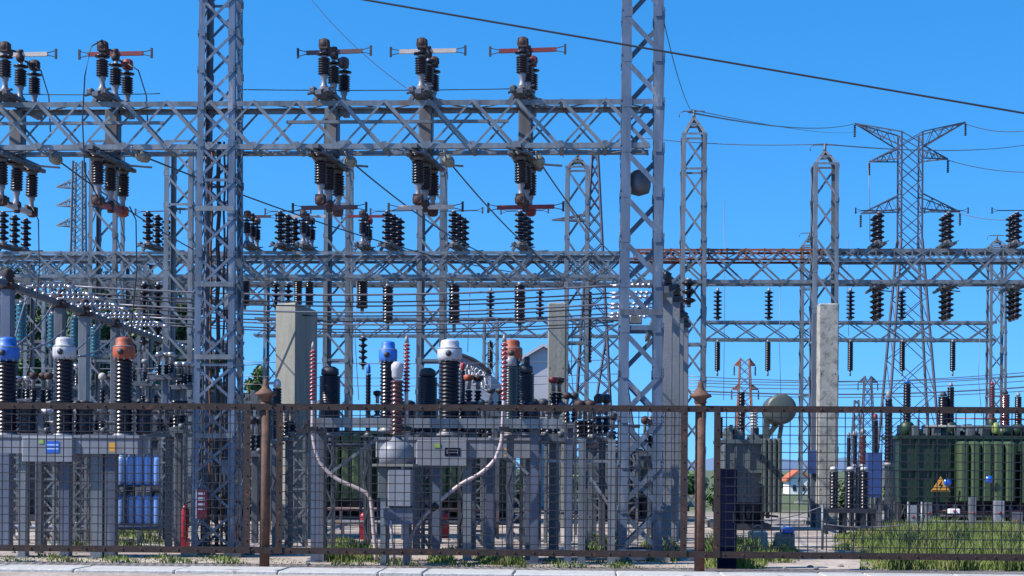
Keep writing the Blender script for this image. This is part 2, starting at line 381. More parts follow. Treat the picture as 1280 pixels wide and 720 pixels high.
# ------------------------------------------------------------- lattice beams
def beam(label, pxa, pxb, D, pyt, pyb, depth, panel, ch=.1, br=.05, px_ref=640, levels=None, m=None, pat='X', mid_m=None, name='gantry_beam', group='lattice gantry beams', top_m=None, thinback=False, midch=None):
    m = m or galv
    zt = P(px_ref, pyt, D).z; zb = P(px_ref, pyb, D).z
    A = G(pxa, D, zb); B = G(pxb, D, zb); Lg = (Vector((B.x,B.y,0))-Vector((A.x,A.y,0))).length; h = zt-zb
    t = thing(name, label, 'lattice beam', A, group)
    zs = [0, h]
    for z, sz in ((0, 1), (h, -1)):
        for y, sy in ((0, 1), (depth, -1)):
            b = MB(); cc = midch if (midch and z > 0) else ch; b.angle((0,y,z),(Lg,y,z), cc, cc*.12, (0,sy,0), (0,0,sz)); b.build('chord', (top_m or m) if z > 0 else m, t)
    n = max(2, round(Lg/panel))
    for y, fl, off in ((0, 0, -.011), (depth, 1, .011)):
        b = MB()
        for i in range(n):
            xa = Lg*i/n; xb = Lg*(i+1)/n
            if pat == 'X' or (thinback and y > 0): seg = [((xa,y+off,0),(xb,y+off,h)), ((xa,y+off*2,h),(xb,y+off*2,0))]
            else: seg = [((xa,y+off,h),(xb,y+off,0))] if (i+fl) % 2 == 0 else [((xa,y+off,0),(xb,y+off,h))]
            for kq, (p, q) in enumerate(seg): b.bar(p, q, br*((.62 if (y > 0 or kq == 0) else 1.05) if thinback else 1), .009, (0,1,0))
            b.bar((xa,y+off*.5,.004),(xa,y+off*.5,.12),.09,.006,(0,1,0))
        b.build('bracing', m, t)
    for z, fl in ((.012, 0), (h-.012, 1)):
        b = MB()
        for i in range(n):
            xa = Lg*i/n; xb = Lg*(i+1)/n
            p, q = ((xa,.02,z),(xb,depth-.02,z)) if (i+fl) % 2 == 0 else ((xa,depth-.02,z),(xb,.02,z))
            b.bar(p, q, br, .008, (0,0,1)); b.bar((xa,.02,z-.009),(xa,depth-.02,z-.009), br, .008, (0,0,1))
        b.build('cross_bracing', m, t)
    if thinback:
        for x0, x1 in ((.02,.3), (.48,.80)): MB().bar((Lg*x0,depth*.5,h*.64),(Lg*x1,depth*.5,h*.64),.05,.05).build('tie_bar', m, t)
    if levels:
        zm = P(px_ref, levels, D).z-zb
        for y, sy in ((-.003, 1), (depth+.003, -1)):
            b = MB(); mc = midch or ch*.8; b.angle((0,y,zm),(Lg,y,zm), mc, mc*.12, (0,sy,0), (0,0,-1)); b.build('middle_chord', mid_m or m, t)
        b = MB(); k = n*2
        for i in range(k+1):
            xa = Lg*i/k; b.bar((xa,-.018,zm),(xa,-.018,h),.04,.008,(0,1,0))
            if i < k:
                xb = Lg*(i+1)/k; b.bar((xa,-.026,zm),(xb,-.026,h),.03,.008,(0,1,0)); b.bar((xa,-.034,h),(xb,-.034,zm),.03,.008,(0,1,0))
        b.build('upper_bracing', mid_m or m, t)
    return t, Lg, h
beam('highest lattice beam across the front, carrying the front switches', -60, 812, DA-.3, 124.5, 185, .62, .72, .085, .055, px_ref=640, pat='X', thinback=True)
beam('long lattice beam behind the front one, running left from the right front tower', -60, 775, DB-4, 314, 347, .8, .72, .08, .05)
beam('rear lattice beam seen a little below the long left beam', -60, 850, DB+3, 322, 356, .8, .9, .08, .05, m=galvd)
t, Lg, h = beam('rusty double height lattice beam between the peaked tower and the blotchy pillar', 792, 1026, DB, 311, 354, .75, 1.0, .10, .055, levels=323, mid_m=rustb, top_m=rustb, midch=.06)
beam('double height grey lattice beam reaching the right edge', 1027, 1345, DB, 311, 354, .75, 1.0, .10, .055, levels=323)
beam('low rear lattice beam at the right, hung with thin dark insulators', 880, 1246, DC, 401, 426, .7, 1.25, .11, .055, px_ref=1060)
beam('low rear lattice beam behind the middle busbar wires', 318, 782, DC, 397, 421, .7, 1.25, .10, .055, px_ref=640)
beam('rear lattice beam low in the left jumble', -50, 330, 60, 352, 378, .8, .9, .12, .06, px_ref=100, m=galvd)
beam('second rear lattice beam in the left jumble, behind the teal insulators', -50, 300, 66, 425, 447, .8, .9, .12, .06, px_ref=100, m=galvd)

# ------------------------------------------------------------- disconnector switches
def ins1(b, s):   # one post insulator, s = +1 standing, -1 hanging
    if s < 0:
        b.sheds((0,0,-.21), .36, .108, .085, 8, (0,0,-1)); b.lathe((0,0,-.09), [(.035,0),(.135,.015),(.13,.035),(.06,.06),(.055,.12)], 16, (0,0,-1)); return
    b.sheds((0,0,s*.40), .28, .105, .078, 7, (0,0,s)); b.lathe((0,0,s*.71), [(.035,0),(.125,.015),(.12,.035),(.04,.05)], 16, (0,0,s))
def stem1(b, s):
    if s < 0:
        b.lathe((0,0,-.05), [(.05,0),(.05,.04),(.03,.05),(.03,.5),(.06,.52),(.062,.56),(.042,.60),(.045,.68),(.07,.73),(.07,.77),(.035,.79)], 14, (0,0,-1)); return
    b.lathe((0,0,s*.18), [(.075,0),(.07,.02),(.05,.05),(.042,.14),(.06,.17),(.06,.20),(.045,.24)], 14, (0,0,s)); b.lathe((0,0,s*.40),[(.03,0),(.03,.27),(.05,.28),(.045,.32),(.035,.34),(.035,.43)],12,(0,0,s))
def ins2(b, s):   # stack of separate discs
    for i in range(5): b.lathe((0,0,s*(.22+i*.15)), [(.04,0),(.13,.03),(.15,.05),(.12,.08),(.07,.10),(.05,.15)], 14, (0,0,s))
def switch(label, px, D, py, up=True, kind=1, armm=None, closed=False, arm=True, sp=.6, name='disconnector_switch', group='three post disconnector switches', ycentre=.3, lead=True, armlen=1.27, column=False):
    s = 1 if up else -1
    base = P(px, py, D); t = thing(name, label, 'disconnector switch', (base.x, base.y, base.z), group, rz=ALPHA-.08+random.uniform(-.03,.03) if D < 30 else (ALPHA-.14 if kind == 2 else None))
    def fr(b):
        b.box(-.05,.05,-.35,1.45,s*.02-.02,s*.02+.05) ; b.box(-.16,-.09,-.3,1.4,s*.09-.03,s*.09+.03); b.box(.09,.16,-.3,1.4,s*.09-.03,s*.09+.03)
        for y in (0,sp,2*sp): b.lathe((0,y,s*.05), [(.13,0),(.13,.05),(.09,.07),(.085,.14)], 12, (0,0,s)); b.box(-.2,.2,y-.07,y+.07,s*.1-.012,s*.1+.012)
        b.bar((-.2,-.28,s*.02),(.22,-.2,s*.15),.1,.02); b.bar((.02,.1,s*.06),(.2,.9,s*.16),.05,.03); b.bar((-.24,.2,-s*.02),(-.12,.2,s*.16),.09,.06)
        b.lathe((-.12,-.2,s*.06),[(.06,0),(.07,.06),(.03,.1)],10,(0,-.3,s)); b.bar((.1,1.0,s*.06),(.55,1.1,s*.085),.035,.03)
    part('base_frame', ('fr', s, sp), fr, galvd, t)
    for i in range(3):
        y = i*sp
        if kind == 1:
            p = part('post_insulator', ('i1', s), lambda b: ins1(b, s), porc, t, (0,y,0)); part('stem', ('s1', s), lambda b: stem1(b, s), stem, p); p.rotation_euler = (random.uniform(-.02,.02), random.uniform(-.02,.02), random.uniform(0,3))
        else:
            p = part('disc_insulator', ('i2', s), lambda b: ins2(b, s), porc, t, (0,y,0))
            part('metal_caps', ('c2', s), lambda b: b.lathe((0,0,s*.18), [v for j in range(6) for v in ((.02,j*.15),(.058,j*.15+.01),(.058,j*.15+.045),(.03,j*.15+.055))], 10, (0,0,s)), stem, p)
    zt = (.83 if s > 0 else .76) if kind == 1 else .97
    if column: MB().bbox(-.13,.10,sp*.75,sp*1.1,-.86,-.03,.02).build('operating_column', galvd, t)
    def cap(b):
        b.box(-.07,.07,-.08,.08,s*(zt+.06)-.075,s*(zt+.06)+.075); b.lathe((0,0,s*(zt+.0)), [(.07,0),(.1,.05),(.09,.13),(.05,.16)], 12, (0,0,s))
        b.bar((0,.06,s*(zt+.05)),(.02,.22,s*(zt+.02)),.05,.09); b.bar((.03,.2,s*(zt+.07)),(.06,.3,s*(zt+.07)),.02,.03)
    if kind == 1:
        part('contact_jaw', ('cap', s, 1), cap, rustcap, t, (0,0,0))
        o = part('contact_jaw', ('cap', s, 1), cap, rustcap if not armm or armm is beige else armm, t, (0,2*sp,0)); o.rotation_euler.z = math.pi
        part('pivot', ('piv', s), lambda b: b.lathe((0,0,s*(zt-.02)), [(.045,0),(.07,.03),(.075,.09),(.04,.13),(.06,.16),(.05,.2)], 12, (0,0,s)), rustcap, t, (0,sp,0))
    if arm:
        za = s*(zt+.10)
        if closed:
            b = MB(); b.box(-.035,.035,-.05,2*sp+.05,za-.04,za+.04); b.build('contact_arm', armm, t)
        else:
            hl = armlen/2; kk = .012 if kind != 1 else .035
            def af(b):
                b.box(-hl+.15,hl-.15,sp-.02,sp+.02,za-kk,za+kk)
            def ff(b, q):
                    b.bar((q*(hl-.15),sp,za+kk*.6),(q*hl,sp,za+.055),.012,.012); b.bar((q*(hl-.15),sp,za-kk*.6),(q*hl,sp,za-.055),.012,.012)
                    b.bar((q*hl,sp,za-.085),(q*hl,sp,za+.085),.035,.03,(0,1,0))
            a = part('contact_arm', ('arm', s, kind, armlen, sp), af, armm or darkm, t); [part('arcing_horn', ('horn', s, kind, armlen, sp, q), lambda b: ff(b, q), darkm, a) for q in (-1, 1)]
    return t
YU = 122; YL = 187
for lab, px, mm in (('front switch with pale arm on the high beam at the left edge', 6, beige), ('front switch with dark red arm on the high beam, left of the left tower', 128, redp),
                    ('front switch with brown arm on the high beam, just right of the left tower', 405, brownp), ('front switch with pale beige arm between the brown and bright red armed ones', 527, beige),
                    ('front switch with bright red arm on the high beam, beside the right tower', 653, redp)):
    switch(lab, px, DA-.25, YU-(px-640)*-.008 if False else YU+(640-px)*.007, True, 1, mm, column=True)
for lab, px, mm, cl in (('switch hung under the high beam at the left edge, its pale blade closed', 2, beige, True), ('switch hung under the high beam with a red orange closed blade', 122, ororange, True),
                    ('switch hung under the high beam with a brown arm, right of the left tower', 401, brownp, False), ('switch hung under the high beam with a pale beige arm', 523, beige, False),
                    ('switch hung under the high beam with a red arm, beside the right tower', 651, redp, False)):
    switch(lab, px, DA-.25, YL-1+(640-px)*.004, False, 1, mm, closed=cl)
yb = 311
switch('small rear switch with pale arm on the long rear beam, above the flat topped pillar', 379, DB-4, yb, True, 1, beige)
switch('small rear switch with a red arm on the long rear beam', 453, DB-4, yb, True, 1, redp)
switch('small rear switch on the long rear beam, hugging the left front tower', 309, DB-4, yb, True, 1, brownp)
switch('small rear switch at the left edge of the long rear beam', 4, DB-4, yb, True, 2, None)
for lab, px in (('bunch of disc insulators on the rear beam left of the left front tower', 185), ('bunch of disc insulators on the rear beam, left neighbour of the pale armed small switch', 350),
                ('bunch of disc insulators on the rear beam, right neighbour of the red armed small switch', 484), ('bunch of disc insulators on the rear beam right of the middle tower', 567),
                ('bunch of disc insulators on the rear beam below the red armed hanging switch', 650)):
    switch(lab, px, DB-4, yb, True, 2, None, armlen=1.25, group='disc insulator switches on the rear beam')
for lab, px in (('disc insulator switch standing on the right beam, left one of three', 1099), ('disc insulator switch standing on the right beam, middle one of three', 1186), ('disc insulator switch standing on the right beam at the right edge', 1271)):
    switch(lab, px, DB, 309, True, 3, None, sp=.34, armlen=1.2, group='disc insulator switches on the right beam')
for lab, px in (('disc insulators hanging under the right beam, left group of three', 1099), ('disc insulators hanging under the right beam, middle group of three', 1186), ('disc insulators hanging under the right beam at the right edge', 1271)):
    switch(lab, px, DB, 355, False, 3, None, sp=.34, arm=False, group='disc insulator groups under the right beam')

def hanging(label, px, D, py0, py1, rad, nsh, m=None, up=False, name='hanging_insulator', group=None, cols=1, disc=False):
    a = P(px, py0, D); b_ = P(px, py1, D); H = a.z-b_.z
    base = a if not up else b_
    t = thing(name, label, 'insulator', base, group); s = 1 if up else -1
    b = MB()
    for c in range(cols):
        if disc:
            for i in range(nsh): b.lathe(((c-(cols-1)/2)*rad*2.3,c*.2,s*(.05+i*(H*.9)/nsh)), [(rad*.3,0),(rad*.9,H*.2/nsh),(rad,H*.35/nsh),(rad*.7,H*.5/nsh),(rad*.35,H*.6/nsh),(rad*.25,H*.9/nsh)], 12, (0,0,s))
        else: b.sheds(((c-(cols-1)/2)*rad*2.3,c*.2,s*H*.06), H*.8, rad, rad*.8, nsh, (0,0,s), 12)
    b.build('shed_stack', m or porc, t)
    for q in range(cols):
        c = MB(); x = (q-(cols-1)/2)*rad*2.3; c.tube([(x,q*.2,0),(x,q*.2,s*H*.07)], rad*.4, 8); c.tube([(x,q*.2,s*H*.04),(x,q*.2,s*H*.86)], rad*.2, 6); c.tube([(x,q*.2,s*H*.84),(x,q*.2,s*H)], rad*.3, 8)
        c.build('end_fitting', stem, t)
    return t
for lab, px, y0, y1, cols in (('dark ribbed insulator hanging under the rear beam, right against the left front tower', 306, 352, 388, 1), ('dark ribbed insulator pair hanging above the flat topped pillar', 379, 352, 386, 2),
        ('dark ribbed insulator hanging left of the middle tower, shorter of two', 453, 352, 392, 1), ('dark ribbed insulator hanging left of the middle tower, longer of two', 485, 358, 412, 1),
        ('dark ribbed insulator hanging just right of the middle tower', 568, 356, 414, 1), ('dark ribbed insulator hanging above the orange capped pole in the middle', 650, 356, 414, 1)):
    hanging(lab, px, DB, y0-3, y1, .165 if cols == 1 else .125, 12, cols=cols, group='dark insulators hanging under the rear beam')
hanging('disc insulator pair hanging above the left side of the flat topped pillar', 352, DB-2, 352, 388, .13, 5, cols=2, disc=True, group='dark insulators hanging under the rear beam')
for lab, px in (('disc insulator standing on the low rear beam, above the graffiti wall', 613), ('disc insulator standing on the low rear beam, beside the plain concrete column', 675), ('disc insulator standing on the low rear beam, just right of the tall peaked tower', 897),
        ('disc insulator standing on the low rear beam, second right of the tall peaked tower', 961), ('disc insulator standing on the low rear beam, just right of the blotchy pillar', 1063), ('disc insulator standing on the low rear beam, in front of the far pylon', 1127)):
    hanging(lab, px, DC, 360, 400, .20, 7, porc, up=True, disc=True, name='standing_insulator', group='disc insulators on the low rear beam')
for lab, px in (('thin dark insulator under the low rear beam, just right of the tall peaked tower', 897), ('thin dark insulator under the low rear beam, second right of the tall peaked tower', 960), ('thin dark insulator under the low rear beam, just right of the blotchy pillar', 1063),
        ('thin dark insulator under the low rear beam, left leg side of the far pylon', 1128), ('thin dark insulator under the low rear beam, right of the far pylon', 1191), ('thin dark insulator under the middle rear beam, above the graffiti wall', 613)):
    hanging(lab, px, DC, 425, 470, .13, 16, group='thin insulators under the low rear beam')
hanging('dark disc insulator hanging behind the small blue capped pole', 454, DC-8, 420, 462, .18, 5, disc=True)
for lab, px in (('bunch of disc insulators low on the left, behind the busbar wires', 188),):
    hanging(lab, px, DB, 352, 440, .15, 9, cols=2, disc=True)
hanging('round dark insulator inside the tall peaked tower', 861, DB-.6, 348, 384, .2, 3, disc=True)
hanging('long dark insulator beside the peaked tower left of the right front tower', 735, DB, 358, 470, .12, 20)

# ------------------------------------------------------------- wires
def cat(a, b, sag, n=24):
    a = Vector(a); b = Vector(b); out = []
    for i in range(n+1):
        t = i/n; p = a.lerp(b, t); p.z -= sag*4*t*(1-t); out.append(p)
    return out
def wire(label, pts, r, m=None, group=None, n=6, cat_='cable', name='overhead_wire'):
    o = MB().tube(pts, r, n).build(name, m or cable); tag(o, label, cat_, group); return o
# heavy line crossing the top right
wire('thick black overhead cable crossing the top right sky', cat(P(-250,-123,20), P(2000,264,20), .015, 40), .013, name='overhead_cable')
wire('hair thin wire slanting down in the sky between the brown and beige switches', cat(P(380,-12,60), P(512,113,DB), .25), .012)
wire('thin wire running level just above the high beam', cat(P(300,112,26.9), P(640,111,26.9), .02), .008)
wire('thin wire running level above the high beam at the left', cat(P(-10,117,26.9), P(200,117,26.9), .02), .008)
wire('thin wire dropping from the right front tower to the tall peaked tower', cat(P(824,0,30), P(863,137,DB), .25), .010)
wire('thin wire from the tall peaked tower towards the far pylon', cat(P(864,137,DB), P(1072,165,150), .3), .014, alwire)
wire('faint level wire between the right front tower and the peaked pillar tower', cat(P(800,172,DB), P(1028,180,DB), .1), .012, alwire)
wire('faint wire leaving the peaked pillar tower to the right', cat(P(1028,180,DB), P(1300,178,90), .3), .02, alwire)
for i, (a, b) in enumerate((((183,197,26.6),(640,340,48)), ((440,203,26.6),(640,330,47)), ((562,203,26.6),(720,352,47)), ((675,203,26.6),(790,335,47)), ((72,200,26.6),(330,350,47)))):
    A = P(*a); B = P(*b)
    lab = ['under the red orange hanging switch', 'under the brown armed hanging switch', 'under the beige armed hanging switch', 'under the red armed hanging switch', 'at the left edge of the high beam'][i]
    d = (B-A).normalized()
    t = thing('strain_insulator', 'pale glass strain insulator ' + lab, 'insulator', A-d*.28, 'glass strain insulators under the high beam', rz=0)
    b_ = MB()
    b_.lathe((0,0,0), [(.02,0),(.03,.03),(.08,.05),(.095,.08),(.05,.12),(.085,.15),(.10,.18),(.04,.22),(.085,.25),(.09,.28),(.03,.32)], 16, d); b_.build('glass_discs', glassg, t)
    MB().tube([Vector((0,0,0)), -d*.22+Vector((0,0,.1))], .015, 6).build('link', stem, t)
    wire('dark conductor slanting down from the strain insulator ' + lab, cat(A, B, .25), .014, group='slanting conductors under the high beam')
for i, (px, lab) in enumerate(((128, 'the red armed switch at the left'), (6, 'the pale armed switch at the left edge'))):
    q = P(px, 50, DA-.3)
    pts = [q, P(px-14, 58, DA-.6), P(px-22, 95, DA-.8), P(px-25, 150, DA-.8), P(px-22, 215, DA-.7), P(px-4, 250, DA-.4)]
    if px > 20: wire('looping jumper cable left of ' + lab, sm(pts) if False else pts, .012)
    pts = [P(px+32, 80, DA+.8), P(px+45, 88, DA+.8), P(px+55, 120, DA+.8), P(px+57, 165, DA+.8)]
    wire('short jumper cable right of ' + lab, pts, .012)
    pts = [P(px+34, 258, DA+.8), P(px+42, 275, DA+.8), P(px+43, 340, DA+.8), P(px+30, 470, DA+.6)]
    wire('long drop cable under the hanging blade below ' + lab, pts, .011)

# busbar running in depth at the left and right, with the wires strung between
def XD(px, D0, z): return G(px, D0, z)
XL, XR, ZB = -9.1, 3.05, 4.75
def at_x(X, Y, z): return Vector((X+.053*(Y-28), Y, z))
def at_l(Y, z): return Vector((-9.0, Y, z))
t = thing('busbar_beam', 'steel busbar beam receding at the left edge above the teal insulators', 'busbar beam', at_l(27, ZB-.1), rz=0)
MB().box(-.05,.05,0,20,0,.10).build('rail', galvd, t)
b = MB()
for i in range(40): b.lathe((0,.2+i*.5,.10), [(.05,0),(.06,.03),(.03,.07)], 8); 
b.build('bolts', alu, t)
def buspost(label, X, Y, m, w=.19, top=ZB-.12, capm=None):
    p = at_l(Y, 0) if X < 0 else at_x(X, Y, 0); t = thing('busbar_post', label, 'post', p, 'posts carrying the busbar beams', rz=-.053)
    b = MB(); b.bbox(-w/2,w/2,-.11,.11,-.05,top,.015); b.build('shaft', m, t)
    b = MB(); b.bbox(-w/2-.05,w/2+.05,-.16,.16,top,top+.1,.01); b.lathe((0,0,top+.1), [(.1,0),(.12,.04),(.09,.1),(.13,.13),(.08,.19),(.1,.22),(.02,.27)], 12); b.build('cap', capm or rustcap, t)
buspost('grey busbar post at the left edge behind the blue capped pole', XL, 28.5, galvb)
buspost('grey busbar post directly behind the white capped pole at the left', XL, 31.8, galvd)
buspost('pale busbar post between the white and the orange capped poles', XL, 33.6, galv)
buspost('grey busbar post just left of the orange capped pole', XL, 36.2, galvd, .15)
for i, (X, Y, w, lab) in enumerate(((2.93,30.5,.22,'nearest concrete busbar post right behind the right front tower'), (3.30,32.5,.18,'second concrete busbar post right of the right front tower'), (3.62,34.8,.19,'third concrete busbar post right of the right front tower'), (3.98,37.2,.20,'fourth concrete busbar post, beside the tall peaked tower'))):
    buspost(lab, X-.053*(Y-28), Y, hconc, w, ZB+.15 if i < 2 else ZB+.05, porc)
t = thing('busbar_beam', 'steel busbar beam receding behind the right front tower', 'busbar beam', at_x(XR-.35, 28.6, ZB-.1), rz=-.053)
MB().box(-.05,.05,0,11,0,.12).build('rail', galvd, t)
names = ['uppermost', 'second highest', 'third highest', 'fourth highest', 'fifth highest', 'fourth lowest', 'third lowest', 'second lowest', 'lowest']
for i in range(9):
    Y = 29.6+i*1.02+(.25 if i % 2 else 0)
    A = at_l(Y, ZB+.05); B = at_x(XR-.4, Y-.3, ZB+.12)
    d = (B-A).normalized()
    wire('%s of the long busbar wires strung between left busbar and right front tower' % names[i], cat(A+d*.9, B-d*.8, .17), .016 if i % 3 else .02, cable if i % 3 else alwire, 'long busbar wires')
    for e, (q, dd, side) in enumerate(((A, d, 'left'), (B, -d, 'right'))):
        if e == 1 and i > 6: continue
        b = MB()
        for j in range(7):
            b.lathe(q+dd*(.1+j*.1), [(.02,0),(.045,.01),(.05,.03),(.03,.045),(.022,.08)], 10, dd)
        b.tube([q, q+dd*.95], .018, 6)
        b.tube([q+dd*.72, q+dd*.9-Vector((0,0,.02))], .035, 8)
        tag(b.build('tension_insulator', alu), 'shiny tension insulator at the %s end of the %s busbar wire' % (side, names[i]), 'insulator', 'shiny tension insulators on the busbar wires')
for i, (px, D, y0, y1, lab) in enumerate(((27,30,384,430,'teal glass insulator nearest the left edge, above the blue capped pole'), (66,32,398,436,'teal glass insulator just left of the white capped pole'), (94,33.5,402,436,'teal glass insulator right of the white capped pole'), (119,35,414,446,'teal glass insulator left of the orange capped pole'))):
    t = hanging(lab, px, D, y0-8, y1+8, .115, 9, teal, group='teal glass insulators', cols=1)
    # support pole under it
# jumpers from the busbar down to the left breaker caps
for i, (a, c, b) in enumerate((((33,372,30),(26,395,30),(18,425,28)), ((66,380,31),(52,408,31),(16,436,26)), ((92,392,33),(80,428,31),(26,440,26)), ((126,405,35),(95,448,31),(78,438,26)), ((150,412,37),(120,452,31),(84,445,26)), ((160,415,38),(140,450,33),(100,445,27)), ((60,445,31),(45,432,30),(22,430,29)))):
    A, C_, B = P(*a), P(*c), P(*b); pts = [A*(1-t)**2+C_*2*t*(1-t)+B*t*t for t in [k/12 for k in range(13)]]
    wire('drooping jumper cable %s' % ['beside the leftmost teal insulator', 'from the busbar to the blue cap at the left edge', 'crossing low in front of the second teal insulator', 'reaching the white capped pole at the left from above', 'reaching the white capped pole from the orange one side', 'behind the orange capped pole at the left', 'with a shiny end between blue and white caps'][i], pts, .016, alwire, 'drooping jumper cables at the left busbar')

# ------------------------------------------------------------- breakers on box frames
def breaker(label, items, xr, yt, yb_, D, legs, lowbox=None, plates=(), group='capped circuit breakers on box frames'):
    s = D/F; px0 = (xr[0]+xr[1])/2; base = G(px0, D); t = thing('circuit_breaker', label, 'circuit breaker', base, group)
    X = lambda px: (px-px0)*s; Z = lambda py, px=px0: Zp(px, py, D)
    b = MB(); b.bbox(X(xr[0]),X(xr[1]),-.2,.35,Z(yb_),Z(yt),.02)
    b.box(X(xr[0])-.01,X(xr[1])+.01,-.22,.37,Z(yt)-.03,Z(yt)+.012)
    bx = b.build('box_frame', lgrey, t)
    if lowbox: 
        b = MB(); b.bbox(X(lowbox[0]),X(lowbox[1]),-.26,.3,Z(lowbox[3]),Z(lowbox[2]),.02); b.build('drive_cabinet', lowbox[4], t)
    for px, cm, rm, w, ct, cb, rb in items:
        z0 = Z(rb, px); z1 = Z(cb, px); z2 = Z(ct, px); r = w*s/2
        b = MB(); b.sheds((X(px),.07,z0), z1-z0, r*.98, r*.80, 19, sides=20)
        po = b.build('pole_insulator', rm, t)
        c = MB(); h = z2-z1; c.lathe((X(px),.07,z1), [(r*.9,0),(r*1.02,.02),(r*1.12,h*.18),(r*1.12,h*.52),(r*.98,h*.62),(r*.84,h*.66),(r*.84,h*.86),(r*.74,h*.96),(r*.4,h)], 24)
        cc = c.build('pole_cap', cm, t)
        c = MB(); c.box(X(px)-.03,X(px)+.03,.07-r*1.3,.07-r*1.0,z1+h*.2,z1+h*.42); c.lathe((X(px),.07-r*1.3,z1+h*.32),[(.05,0),(.04,.03)],10,(0,-1,0)); c.build('terminal', darkm, cc)
        c = MB(); c.lathe((X(px),.07,z1+h*.57), [(r*1.0,-.012),(r*1.10,-.006),(r*1.10,.008),(r*.95,.014)], 24)
        for q in range(10): c.box(X(px)+math.cos(q*.628)*r*.98-.012, X(px)+math.cos(q*.628)*r*.98+.012, .07+math.sin(q*.628)*r*.98-.012, .07+math.sin(q*.628)*r*.98+.012, z1-.01, z1+.05)
        c.build('clamp_ring', stem, cc)
        MB().sheds((X(px+25),.15,Z(rb,px)), Z(500,px)-Z(rb,px), r*.9, r*.78, 6, sides=16).build('side_insulator', rm, t)
        c = MB(); c.lathe((X(px),.07,z0-.06), [(r*1.15,0),(r*1.15,.03),(r*.9,.06),(r*.9,.075)], 20); c.build('mounting_flange', stem, t)
    for px, w in legs:
        b = MB(); x = X(px); w2 = w*s/2
        b.box(x-w2,x+w2,-.1,-.085,.02,Z(yb_)); b.box(x-w2,x-w2+.014,-.085,.1,.02,Z(yb_)); b.box(x+w2-.014,x+w2,-.085,.1,.02,Z(yb_))
        b.box(x-w2-.06,x+w2+.06,-.18,.18,0.0,.02); b.bar((x,-.09,.9),(x,.3,.5),.05,.02)
        b.build('leg', galvb if px % 2 else galv, t)
    for (xa, xb, ya, yc, m, extra) in plates:
        b = MB(); b.box(X(xa),X(xb),-.268,-.2605,Z(yc),Z(ya)); pl = b.build('plate', m, t)
        if extra == 'lines':
            b = MB(); h = Z(ya)-Z(yc)
            for q in (.28, .62): b.box(X(xa)+.012,X(xb)-.012,-.2705,-.2685,Z(yc)+h*q,Z(yc)+h*(q+.13))
            b.build('printed_lines', mat('pale_blue_print', (.35,.5,.85), .5), pl)
        if extra == 'dlines':
            b = MB(); h = Z(ya)-Z(yc)
            for q in (.38, .72): b.box(X(xa)+.03,X(xb)-.03,-.2705,-.2685,Z(yc)+h*q,Z(yc)+h*(q+.07))
            b.box(X(xa)+.03,X(xa)+.045,-.2705,-.2685,Z(yc)+h*.25,Z(yc)+h*.8); b.box(X(xb)-.045,X(xb)-.03,-.2705,-.2685,Z(yc)+h*.25,Z(yc)+h*.8)
            b.build('printed_lines', lgrey, pl)
    return t
dgreen = mat('small_green_emblem', (.25,.38,.10), .5)
breaker('three pole breaker at the left with blue, white and orange caps on a box frame', [(3,capb,porc,28,421,451,541), (77,capw,porc,26,421,449,542), (154,capo,porc,25,421,449,542)], (-30,180), 545, 567, 25.6,
    [(28,9), (83,11), (124,15), (141,13), (-20,9)], (32,98,546,577,bluep if False else lgrey), [(63,80,552,566,bluec,'lines'), (54,60,549,555,dgreen,None), (144,151,553,564,yellow,None)])
breaker('three pole breaker in the middle with blue, white and orange caps on a box frame', [(482,capb,porc,21,426,452,535), (560,capw,porc,28,424,451,540), (638,capo,porc,24,424,450,540)], (470,672), 548, 572, 25.8,
    [(584,10), (613,10), (545,9), (661,8)], (521,585,551,582,lgrey), [(557,576,560,570,navy,'dlines'), (544,552,555,560,dgreen,None), (631,639,560,570,yellow,None)])

# cable support gantry with three cable terminations
Dg = 25.0; s = Dg/F; px0 = 530; base = G(px0, Dg)
t = thing('cable_support_gantry', 'blue grey steel portal carrying the striped cable terminations', 'steel portal', base)
X = lambda px: (px-px0)*s
Z = lambda py, px=530: Zp(px, py, Dg)
MB().box(X(386),X(702),-.09,.0,Z(535),Z(523)).build('crossbar', galv, t)
for px, w, m in ((392,11,galvb), (400,7,galvd), (668,10,galvb), (710,9,galvb), (727,9,galv), (764,9,galv)):
    w2 = w*s/2; b = MB(); zt_ = Z(536) if px < 700 else Z(548); x = X(px)
    b.box(x-w2,x+w2,.0,.014,.02,zt_); b.box(x-w2,x-w2+.014,.014,.2,.02,zt_); b.box(x+w2-.014,x+w2,.014,.2,.02,zt_); b.box(x-w2-.06,x+w2+.06,-.08,.28,0,.02)
    b.build('leg', m, t)
for p_, q_ in (((X(400),.03,Z(600)),(X(470),.03,Z(548))), ((X(660),.03,Z(592)),(X(612),.03,Z(548))), ((X(668),.05,Z(575)),(X(766),.05,Z(575))), ((X(735),.04,Z(592)),(X(768),.04,Z(640)))): MB().bar(p_, q_, .045, .03, (0,1,0)).build('brace', galv, t)
